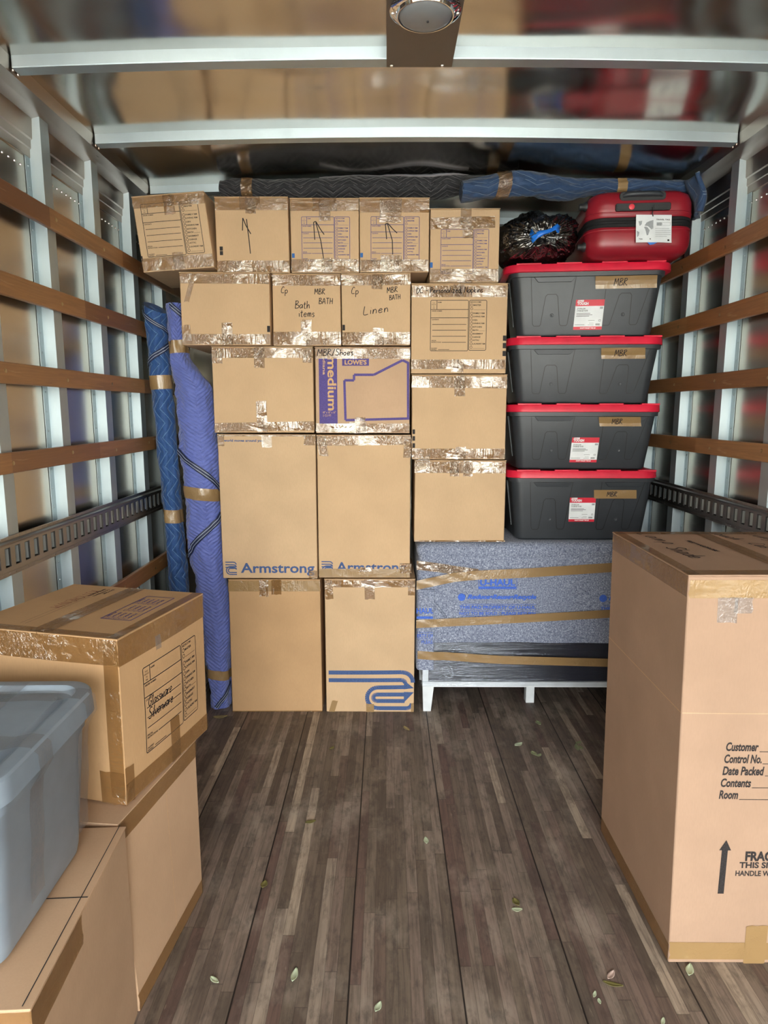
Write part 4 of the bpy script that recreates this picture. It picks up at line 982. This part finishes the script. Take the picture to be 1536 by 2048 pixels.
# ---------------------------------------------------------------- quilted moving blankets, rolled and taped
class Roll:
    def __init__(s, name, label, cat, c, R, e1, e2, L, mat, swap=False, seed=0, wr=.006, group='rolled moving blankets', ns=150, na=64, tilt0=None, tilt1=None, hollow=0):
        s.c, s.R, s.e1, s.e2, s.L, s.seed, s.wr = c, R, Vector(e1), Vector(e2), L, seed, wr
        s.t0, s.t1 = tilt0, tilt1
        base = Vector(c(0)); s.base = base
        s.root = thing(name, label, cat, base, (0, 0, 0), group)
        V = []; U = []; F = []
        for i in range(ns+1):
            for k in range(na+1):
                th = 2*PI*k/na; q = L*i/ns
                V.append(s.S(q, th)); ar = s.R(L/2, 0)[0]*th
                U.append((ar, q) if swap else (q, ar))
        w = na+1
        for i in range(ns):
            for k in range(na): F.append((i*w+k, i*w+k+1, (i+1)*w+k+1, (i+1)*w+k))
        for end, row, sg in ((0, 0, -1), (1, ns, 1)):
            ax = (Vector(c(L))-Vector(c(0))).normalized()*sg
            ring = [row*w+k for k in range(w)]
            cen = sum((V[j] for j in ring), Vector())/w
            prev = ring
            for f, dz in ((.72, .006 if not (hollow and end) else -.008), (.45, -.004 if not (hollow and end) else -hollow), (.1, .004 if not (hollow and end) else -hollow)):
                cur = []
                for j in ring:
                    cur.append(len(V)); V.append(cen+(V[j]-cen)*f+ax*dz); U.append((U[j][0], U[j][1]+f))
                for k in range(na): F.append((prev[k], prev[k+1], cur[k+1], cur[k]) if sg > 0 else (prev[k], cur[k], cur[k+1], prev[k+1]))
                prev = cur
        s.body = mesh_obj('quilt', V, F, M[mat], s.root, True, 70, U)
    def S(s, q, th, off=0):
        qq = q
        if s.t0: qq = q+s.t0(th)*max(0, 1-q/.12) 
        if s.t1: qq = qq+s.t1(th)*max(0, 1-(s.L-q)/.12)
        a, b = s.R(q, th); ct, sn = math.cos(th), math.sin(th)
        p = Vector(s.c(min(max(qq, 0), s.L)))
        if s.t1 or s.t0:
            ax = (Vector(s.c(s.L))-Vector(s.c(0))).normalized(); p = Vector(s.c(q))+ax*(qq-q)
        n_ = s.wr*(noise.noise(Vector((q*9+s.seed, ct*1.6, sn*1.6)))+.5*noise.noise(Vector((q*22+s.seed, ct*3, sn*3)))+.35*noise.noise(Vector((q*45, ct*2+s.seed, sn*2))))
        return p+s.e1*(a+off+n_)*ct+s.e2*(b+off+n_)*sn-s.base
    def tape(s, q0, q1, th0=0, th1=2*PI, sk=0, mat='tape_flat', off=.0035, n=48):
        V = []; F = []
        for k in range(n+1):
            th = th0+(th1-th0)*k/n
            for j in range(4):
                q = q0+(q1-q0)*j/3+sk*math.cos(th)
                V.append(s.S(q, th, off))
        for k in range(n):
            for j in range(3): a = k*4+j; F.append((a, a+4, a+5, a+1))
        return mesh_obj('packing_tape', V, F, M[mat], s.root, True, 70)
    def strip(s, fn, w, mat='binding', off=.004, n=60, name='binding'):
        """seam binding: fn(t) gives (q, th)"""
        V = []; F = []; V2 = []; F2 = []
        for k in range(n+1):
            q, th = fn(k/n); q2, th2 = fn(min(1, k/n+.01)); q3, th3 = fn(max(0, k/n-.01)); r = s.R(q, th)[0]
            dx, dy = q2-q3, (th2-th3)*r; l = math.hypot(dx, dy) or 1
            nx_, ny_ = -dy/l, dx/l/r
            for u in (-1, -.3, .3, 1): V.append(s.S(q+nx_*w/2*u, th+ny_*w/2*u, off+.003*(1-u*u)))
            for c0 in (-.42, .42):
                for u in (c0-.09, c0+.09): V2.append(s.S(q+nx_*w/2*u, th+ny_*w/2*u, off+.0042))
        for k in range(n):
            for j in range(3): a = k*4+j; F.append((a, a+4, a+5, a+1))
            for j in (0, 2): a = k*4+j; F2.append((a, a+4, a+5, a+1))
        o = mesh_obj(name, V, F, M[mat], s.root, True, 70)
        mesh_obj('stitching', V2, F2, M['binding_line'], o)
def lerp(a, b, t): return a+(b-a)*t
def sstep(a, b, x):
    t = min(1, max(0, (x-a)/(b-a))); return t*t*(3-2*t)
Lk = 1.375
r_ = Roll('blanket_roll', 'long black quilted blanket roll lying across the top row of boxes', 'blanket',
     lambda q: (-.775+q, 3.282, 2.556+.006*sstep(.5, 1.2, q)+.018*sstep(1.0, 1.2, q)-.004*math.sin(q*5)), lambda q, th: (.050+.014*math.sin(PI*q/Lk), (.045+.008*sstep(.2, .8, q)-.026*sstep(1.0, 1.2, q))*(1-.25*sstep(.06, 0, q))),
     (0, -1, 0), (0, 0, 1), Lk, 'quilt_black', seed=3, wr=.006)
r_.tape(.100, .152, mat='tape2'); r_.tape(1.235, 1.285, mat='tape2')
r_.strip(lambda t: (lerp(.46, 1.15, t), 1.12+.25*math.sin(t*7)-.2*t), .022, 'quilt_black', .002)
Lb = 1.13
r_ = Roll('blanket_roll', 'slate blue quilted blanket roll draped over the trash bag and red suitcase', 'blanket',
     lambda q: (.335+q, 3.160+.09*sstep(.25, .55, q), 2.510+.028*sstep(0, .25, q)+.016*sstep(.45, .62, q)+.003*math.sin(q*6)), lambda q, th: (.066-.02*sstep(.5, .8, q), lerp(.040, .054, sstep(.05, .22, q))-.022*sstep(.42, .60, q)+.003*math.sin(q*11)),
     (0, -1, 0), (0, 0, 1), Lb, 'quilt_blue', seed=8, wr=.009)
r_.tape(.145, .205, sk=.012, mat='tape2'); r_.tape(.715, .760, mat='tape_flat')
V = []; U = []; F = []
for i_ in range(15):
    for k in range(7):
        t = i_/14; u = k/6
        x = 1.040+.030*math.sin(t*1.7)+.022*t*u-.028*(1-u)*.5; z = .055-.165*t+.006*math.sin(u*9)
        V.append((x+.012*math.sin(u*7+t*3), -.085+.15*u+.006*math.sin(t*8), z)); U.append((t*.2, u*.15))
for i_ in range(14):
    for k in range(6): a = i_*7+k; F.append((a, a+1, a+8, a+7))
fl_ = mesh_obj('hanging_flap', V, F, M['quilt_blue'], r_.root, True, 80, U); so_ = fl_.modifiers.new('thickness', 'SOLIDIFY'); so_.thickness = .018
Ln = 2.02
r_ = Roll('blanket_roll', 'dark royal blue quilted blanket roll standing against the wall posts, open at its top', 'blanket',
     lambda q: (lerp(-1.040, -1.118, q/Ln), 3.285, .003+q), lambda q, th: (.043+.010*abs(2*q/Ln-1), .055),
     (1, 0, 0), (0, -1, 0), Ln, 'quilt_navy', seed=5, wr=.008, ns=170, tilt1=lambda th: .030*math.cos(th+2.6), hollow=.09)
r_.tape(1.632, 1.698, sk=.003); r_.tape(.976, 1.042, sk=-.003)
r_.strip(lambda t: (lerp(1.74, 1.845, t), lerp(PI*.98, .05, t)), .026)
r_.strip(lambda t: (lerp(2.012, 1.90, t), lerp(PI*1.0, .0, t)), .024)
Lp = 2.035
def tab(q, T):
    for (a, b), (c, d) in zip(T, T[1:]):
        if q <= c: return lerp(b, d, (q-a)/(c-a)*(.35+.65*(q-a)/(c-a)*(1.5-.5*(q-a)/(c-a))) if 0 else sstep(a, c, q))
    return T[-1][1]
def prad(q, th):
    r = tab(q, ((0, .052), (.35, .074), (1.0, .090), (1.45, .092), (1.62, .086), (1.80, .042), (2.1, .040)))
    return (r, .052+.25*r)
r_ = Roll('blanket_roll', 'periwinkle quilted blanket roll standing on the floor beside the stacked cartons', 'blanket',
     lambda q: (tab(q, ((0, -.872), (.35, -.882), (1.0, -.922), (1.45, -.936), (1.62, -.948), (1.80, -1.011), (2.1, -1.013))), 3.285, .003+q), prad,
     (1, 0, 0), (0, -1, 0), Lp, 'quilt_peri', swap=True, seed=12, wr=.012, ns=220, hollow=.05)
r_.tape(1.802, 1.862, sk=.004); r_.tape(1.094, 1.156, sk=-.012); r_.tape(.160, .212, sk=-.012)
r_.strip(lambda t: (lerp(1.345, 1.140, t**1.2), lerp(PI*.95, .12, t)), .030)
r_.strip(lambda t: (lerp(.80, 1.02, t), lerp(PI*.95, .25, t)), .030)
r_.strip(lambda t: (lerp(2.028, 1.95, t), lerp(PI*.6, .0, t)), .024)
r_.strip(lambda t: (lerp(.01, .13, t), lerp(PI*.55, .15, t)), .022)
# ---------------------------------------------------------------- white cabinet wrapped in film and a moving pad
cb = thing('wrapped_cabinet', 'low white-legged cabinet wrapped in film and a grey-blue moving pad, under the totes', 'cabinet', (.769, 3.43, 0))
CX0, CX1, CY0, CY1 = -.598, .600, -.222, .212
m = MB(); m.box(CX0+.012, CY0, .132, CX1-.012, CY0+.03, .160); m.box(CX0+.012, CY1-.03, .132, CX1-.012, CY1, .160); m.box(CX0+.012, CY0+.03, .134, CX0+.04, CY1-.03, .158); m.box(CX1-.04, CY0+.03, .134, CX1-.012, CY1-.03, .158); m.build('base_rail', M['white_paint'], cb, bevel=.002)
m = MB(); m.box(CX0+.012, CY0+.004, .160, CX0+.042, CY1, .84); m.box(CX1-.042, CY0+.004, .160, CX1-.012, CY1, .84); m.box(CX0+.012, CY0+.004, .84, CX1-.012, CY1, .868); m.build('side_frame', M['white_paint'], cb, bevel=.002)
m = MB(); m.box(CX0+.043, CY0+.012, .161, CX1-.043, CY0+.03, .839); m.build('dark_front', M['panel_dark'], cb)
for x, y, s in ((CX0+.012, CY0, 1), (CX1-.012, CY0, -1), (CX0+.012, CY1, 1), (CX1-.012, CY1, -1)):
    q = .05 if y < 0 else -.05
    m = MB(); m.hexa([(x+s*.004, y, 0), (x+s*.044, y, 0), (x+s*.004, y+q*.7, 0), (x+s*.044, y+q*.7, 0), (x, y, .132), (x+s*.058, y, .132), (x, y+q, .132), (x+s*.058, y+q, .132)]); m.build('leg', M['white_paint'], cb, bevel=.002)
m = MB(); m.box(-.032, -.12, 0, .012, -.07, .133); m.build('centre_leg', M['white_paint'], cb, bevel=.002)
V = []; F = []; n = 60
for i_ in range(n+1):
    for k in range(21):
        x = CX0+.006+(CX1-CX0-.012)*i_/n; z = .140+.30*k/20
        V.append((x, CY0-.003-.0015*noise.noise(Vector((x*2, z*60, 0)))-.001*noise.noise(Vector((x*6, z*140, 4))), z))
for i_ in range(n):
    for k in range(20): a = i_*21+k; F.append((a, a+1, a+22, a+21))
mesh_obj('stretch_film', V, F, M['film'], cb, True, 80)
PY = CY0-.012
pw, pdp = (CX1-CX0)+.036, (CY1-CY0)+.030
def padn(p, k=1): return noise.noise(Vector((p[0]*5, p[1]*5, p[2]*7)))*.005*k
rows = []
for z, ins, r in ((.372, .004, .03), (.40, 0, .03), (.45, 0, .03), (.5, 0, .03), (.55, 0, .03), (.6, 0, .03), (.65, 0, .03), (.7, 0, .03), (.75, 0, .03), (.79, .002, .03), (.812, .006, .03), (.824, .002, .03), (.845, -.005, .035), (.866, -.002, .035), (.880, .012, .03), (.887, .03, .02), (.8885, .06, .02), (.8885, .15, .02)):
    base = rrect(pw-2*ins, pdp-2*ins, r, z, 5)
    ring = []
    for a, b_ in zip(base, base[1:]+base[:1]):
        k = max(1, int(math.dist(a, b_)/.03))
        for j in range(k):
            p = Vector(a).lerp(Vector(b_), j/k); dn = padn(p, .7 if z < .885 else .25)
            p.y += dn if p.y < 0 else 0; p.x += dn*.4
            if z < .38 and p.y < -.1: p.z += .010*noise.noise(Vector((p.x*4, 0, 2)))
            ring.append(p)
    rows.append((z, ring))
nmin = max(len(r) for _, r in rows)
def resample(r, n):
    d = [0]
    for a, b_ in zip(r, r[1:]+r[:1]): d.append(d[-1]+(b_-a).length)
    out = []
    for k in range(n):
        t = d[-1]*k/n; j = max(i for i in range(len(r)) if d[i] <= t)
        out.append(r[j].lerp(r[(j+1) % len(r)], (t-d[j])/max(1e-6, d[j+1]-d[j])))
    return out
m = MB(); m.rings([resample(r, 130) for _, r in rows], True, False, True)
pad = m.build('moving_pad', M['felt'], cb, True, 60)
# the pad's lower corner wrap on the left, and its diagonal fold
def PS(x, z, off): return Vector((CX0-.018+x, -pdp/2-off, z))
m = MB(); Lw = .085
ring = lambda z: [(CX0-.020, .10, z), (CX0-.021, -pdp/2+.02, z), (CX0-.014, -pdp/2-.006, z), (CX0+.0, -pdp/2-.010, z), (CX0+Lw-.02, -pdp/2-.011, z), (CX0+Lw-.018, -pdp/2-.007, z), (CX0+Lw-.018, -pdp/2+.004, z), (CX0-.002, -pdp/2+.006, z), (CX0-.010, -pdp/2+.03, z), (CX0-.010, .10, z)]
m.rings([[Vector(p)+Vector((.003*noise.noise(Vector((z*8, p[0]*9, 1))), .002*noise.noise(Vector((z*11, p[0]*20, 5))), 0)) for p in ring(z)] for z in [.232+.42*k/14 for k in range(15)]])
m.build('pad_corner_wrap', M['felt'], cb, True, 60)
m = MB(); m.tube([PS(.008, .655, .006), PS(.05, .615, .009), PS(.10, .565, .009), PS(.142, .510, .006), PS(.150, .46, .004)], [.004, .006, .006, .006, .003], 8); m.build('pad_fold', M['felt'], cb, True, 80)
for pts, hw, lay, mt in (([(-.006, .778), (.10, .765), (.18, .752), (.30, .735)], .023, 1, 'tape2'), ([(-.006, .675), (.06, .690), (.18, .716), (.30, .728), (.56, .740), (.95, .767), (1.20, .784)], .0235, 2, 'tape_flat'), ([(-.006, .475), (.12, .482), (.57, .507), (.95, .530), (1.20, .543)], .021, 2, 'tape_flat'), ([(.002, .313), (.15, .303), (.30, .292), (.43, .284), (.96, .270), (1.2, .266)], .0215, 1, 'tape_flat')):
    V = []; F = []; P = []
    for a, b_ in zip(pts, pts[1:]):
        for j in range(10): P.append((lerp(a[0], b_[0], j/10), lerp(a[1], b_[1], j/10)))
    P.append(pts[-1])
    for n_, (x, z) in enumerate(P):
        for k in range(5):
            s = -1+k*.5
            dip = .0 if z > .40 else (.010 if x > .16 else .010*sstep(.07, .16, x))
            V.append(PS(x, z+s*hw, .0115+.0012*lay-dip*.9+.0012*math.sin(x*60+s*3)*(1 if x < .3 else .2)))
    for n_ in range(len(P)-1):
        for k in range(4): a = n_*5+k; F.append((a, a+1, a+6, a+5))
    mesh_obj('packing_tape', V, F, M[mt], cb, True, 80)
i = Ink()
def padprint(i, x, z, full=True):
    i.frame(x+.105, z+.176, x+.295, z+.236, .0016); i.text('U-HAUL', x+.112, z+.193, .175, .034, .04); i.rect(x+.106, z+.178, x+.292, z+.189, 6, 1)
    i.text('Reduce\u2022Reuse\u2022Recycle', x+.050, z+.118, .345, .030, .05, .3)
    for k in range(22):
        a0, a1 = 2*PI*k/22, 2*PI*(k+1)/22; i.poly([(x+.022, z+.134), (x+.022+.019*math.cos(a0), z+.134+.019*math.sin(a0)), (x+.022+.019*math.cos(a1), z+.134+.019*math.sin(a1))])
    i.line((x+.02, z+.098), (x+.395, z+.098), .0016); i.text('THIS PAD PROPERTY OF U-HAUL', x+.012, z+.074, .380, .0170, .03)
    i.line((x+.01, z+.066), (x+.395, z+.066), .0016); i.text('NOT TO BE SOLD - PLEASE RETURN', x+.012, z+.043, .380, .0155, .02); i.line((x+.02, z+.036), (x+.395, z+.036), .0016)
padprint(i, .198, .479)
padprint(i, .903, .474)
i.put('pad_printing', PS, M['ink_pad'], cb, .0075)
i = Ink()
i.text('HAUL', -.005, .530, .085, .028, .03); i.rect(-.004, .503, .092, .515, 4, 1); i.text('use\u2022Recycle', .0, .452, .155, .026, .03, .3)
i.line((.0, .432), (.145, .432), .0016); i.text('ERTY OF U-HAUL', .0, .405, .165, .0185, .012); i.line((0, .398), (.145, .398), .0016); i.text('PLEASE RETURN', .022, .372, .150, .0175, .008)
i.v = [(min(a, .078), b_) for a, b_ in i.v]
i.put('pad_printing', PS, M['ink_pad'], cb, .0125)
# ---------------------------------------------------------------- grey lidded tote close by
gt = thing('lidded_tote', 'grey plastic tote with lid, bound with clear tape, on a low carton near the camera', 'storage tote', (-.880, 1.215, .5315), (0, 0, .03))
tw, td, th_ = .44, .46, .385
m = MB(); m.rloft([(0, tw-.12, td-.12, .04), (.008, tw-.085, td-.085, .05), (.03, tw-.075, td-.075, .055), (.30, tw-.032, td-.032, .065), (.305, tw-.024, td-.024, .066), (.352, tw-.022, td-.022, .066)], 10)
m.build('tub', M['tote_grey'], gt, True, 40)
m = MB(); m.rloft([(th_-.050, tw+.004, td+.004, .070), (th_-.049, tw+.013, td+.013, .074), (th_-.006, tw+.006, td+.006, .070), (th_-.001, tw-.002, td-.002, .067), (th_, tw-.010, td-.010, .064), (th_, tw-.052, td-.052, .050), (th_-.003, tw-.058, td-.058, .048), (th_-.016, tw-.068, td-.068, .044), (th_-.018, tw-.10, td-.10, .034), (th_-.008, tw-.118, td-.118, .030), (th_-.007, tw-.18, td-.18, .02)], 10)
m.build('lid', M['tote_grey'], gt, True, 28)
def gtape(path, half, axis):
    V = []; F = []
    P = []
    for a, b_ in zip(path, path[1:]):
        k = max(1, int(math.dist(a, b_)/.02))
        for j in range(k): P.append(Vector(a).lerp(Vector(b_), j/k))
    P.append(Vector(path[-1]))
    ax = Vector(axis)
    for n_, p in enumerate(P):
        for k in range(5): V.append(p+ax*half*(k/2-1)+ax*.003*math.sin(n_*.9))
    for n_ in range(len(P)-1):
        for k in range(4): a = n_*5+k; F.append((a, a+1, a+6, a+5))
    mesh_obj('clear_tape', V, F, M['tape_clear'], gt, True, 60)
xl = tw/2+.009
for y in (-.055, .155):
    gtape([(-xl+.02, y, th_+.003), (-.195, y, th_+.004), (-.16, y, th_-.004), (.16, y, th_-.004), (.195, y, th_+.004), (xl-.012, y, th_+.001), (xl, y, th_-.014), (xl+.001, y, th_-.050), (xl-.020, y, .30), (xl-.037, y, .06)], .026, (0, 1, 0))
gtape([(.04, -td/2-.004, th_-.03), (.04, -td/2+.02, th_+.003), (.04, -.16, th_-.004), (.04, .16, th_-.004), (.04, td/2-.02, th_+.003)], .026, (1, 0, 0))
# ---------------------------------------------------------------- leaves blown in on the floor
def leafmat(n, c): return plain(n, c, .55)
LM = {'pale': leafmat('pale_green_leaf', (184, 196, 166)), 'olive': leafmat('olive_leaf', (112, 106, 58)), 'green': leafmat('grey_green_leaf', (136, 146, 108)), 'pink': leafmat('pinkish_dry_leaf', (196, 172, 160)), 'twig': leafmat('dry_twig', (150, 136, 92))}
def leaf(x, y, l, wd, a, mat, label, curl=.25, cat='leaf', name='fallen_leaf'):
    o_v = []; F = []; n = 10
    for i_ in range(n+1):
        t = i_/n; hw = wd/2*math.sin(PI*min(1, t*1.02))**.8*(1-.25*t)+.0004
        for k in range(5):
            s = k/2-1
            o_v.append(((t-.5)*l, s*hw, .0025+curl*wd*.6*s*s+curl*l*.22*(2*t-1)**2))
    for i_ in range(n):
        for k in range(4): q = i_*5+k; F.append((q, q+5, q+6, q+1))
    z = min(v[2] for v in o_v); o_v = [(p[0], p[1], p[2]-z+.0006) for p in o_v]
    b0 = len(o_v)
    o = mesh_obj(name, o_v, F, LM[mat], None, True, 80)
    so_ = o.modifiers.new('thickness', 'SOLIDIFY'); so_.thickness = .0009; so_.offset = 1
    o.location = (x, y, 0); o.rotation_euler = (0, 0, a); tag(o, label, cat, 'leaves blown onto the truck floor'); return o
LEAVES = [
 (-0.252, 2.828, 0.028, 0.021, 0.89, 'olive', 'tiny yellowish leaf scrap on the floor in front of the looping line logo box'),
 (-0.287, 2.278, 0.04, 0.021, 0.31, 'olive', 'faint olive leaf flat on the floor, midway before the tall cartons'),
 (-0.401, 1.946, 0.033, 0.024, 1.39, 'olive', 'ragged olive leaf on the floor midway between the low cartons and the centre seam'),
 (-0.469, 1.58, 0.032, 0.015, -0.61, 'pale', 'small pale pointed leaf lying nearest the low carton with the grey tote'),
 (-0.253, 1.597, 0.044, 0.02, 1.44, 'pale', 'large upright pale leaf on the floor, left one of the two nearest the camera'),
 (-0.022, 1.5, 0.031, 0.018, 1.11, 'pale', 'pale oval leaf at the very bottom of the floor view, nearest the camera'),
 (-0.841, 3.134, 0.069, 0.035, 0.2, 'twig', 'dry twig on the floor at the foot of the periwinkle blanket roll'),
 (0.096, 3.017, 0.048, 0.022, -0.99, 'twig', 'dry curled twig on the floor near the white cabinet leg'),
 (0.142, 2.172, 0.036, 0.019, 1.63, 'pale', 'single pale green leaf beside the dark floor seam at mid floor'),
 (0.611, 2.864, 0.045, 0.03, 0.56, 'pale', 'pale leaf lying sideways on the floor in front of the wrapped cabinet'),
 (0.752, 3.077, 0.04, 0.029, -1.26, 'green', 'small green leaf farthest back, at the shadow edge under the cabinet'),
 (0.665, 2.783, 0.037, 0.028, -1.18, 'green', 'green leaf touching a smaller twin on the floor before the cabinet'),
 (0.685, 2.77, 0.027, 0.02, 0.63, 'green', 'smaller leaf of the touching pair on the floor before the cabinet'),
 (0.895, 2.884, 0.031, 0.023, 0.55, 'green', 'round leaf topping the cluster of three beside the big wardrobe box'),
 (0.875, 2.838, 0.056, 0.026, 1.5, 'green', 'long leaf in the cluster of three beside the big wardrobe box'),
 (0.893, 2.838, 0.027, 0.02, -1.27, 'green', 'lowest leaf in the cluster of three beside the big wardrobe box'),
 (0.408, 1.87, 0.032, 0.024, -1.19, 'olive', 'shiny olive leaf lying against a pale yellow leaf on the floor'),
 (0.405, 1.84, 0.032, 0.018, 0.0, 'pale', 'pale yellow crescent leaf just under the shiny olive leaf'),
 (0.617, 1.601, 0.037, 0.017, 0.79, 'pink', 'pinkish dry leaf near the bottom corner of the big wardrobe box'),
 (0.612, 1.571, 0.052, 0.015, -0.27, 'olive', 'long curled olive leaf beside the pinkish dry leaf'),
 (0.553, 1.541, 0.021, 0.009, 1.06, 'pale', 'thin pale leaf sliver in front of the long curled olive leaf'),
 (0.559, 1.52, 0.016, 0.009, -1.57, 'pale', 'tiny cream leaf fragment closest to the camera by the curled leaf'),
 (0.84, 1.618, 0.044, 0.023, 1.05, 'pale', 'broad mint green leaf against the base of the big wardrobe box'),
 (0.702, 1.463, 0.023, 0.01, 1.03, 'pale', 'mint green leaf at the bottom edge of the view near the wardrobe box')]
for L_ in LEAVES: leaf(*L_)
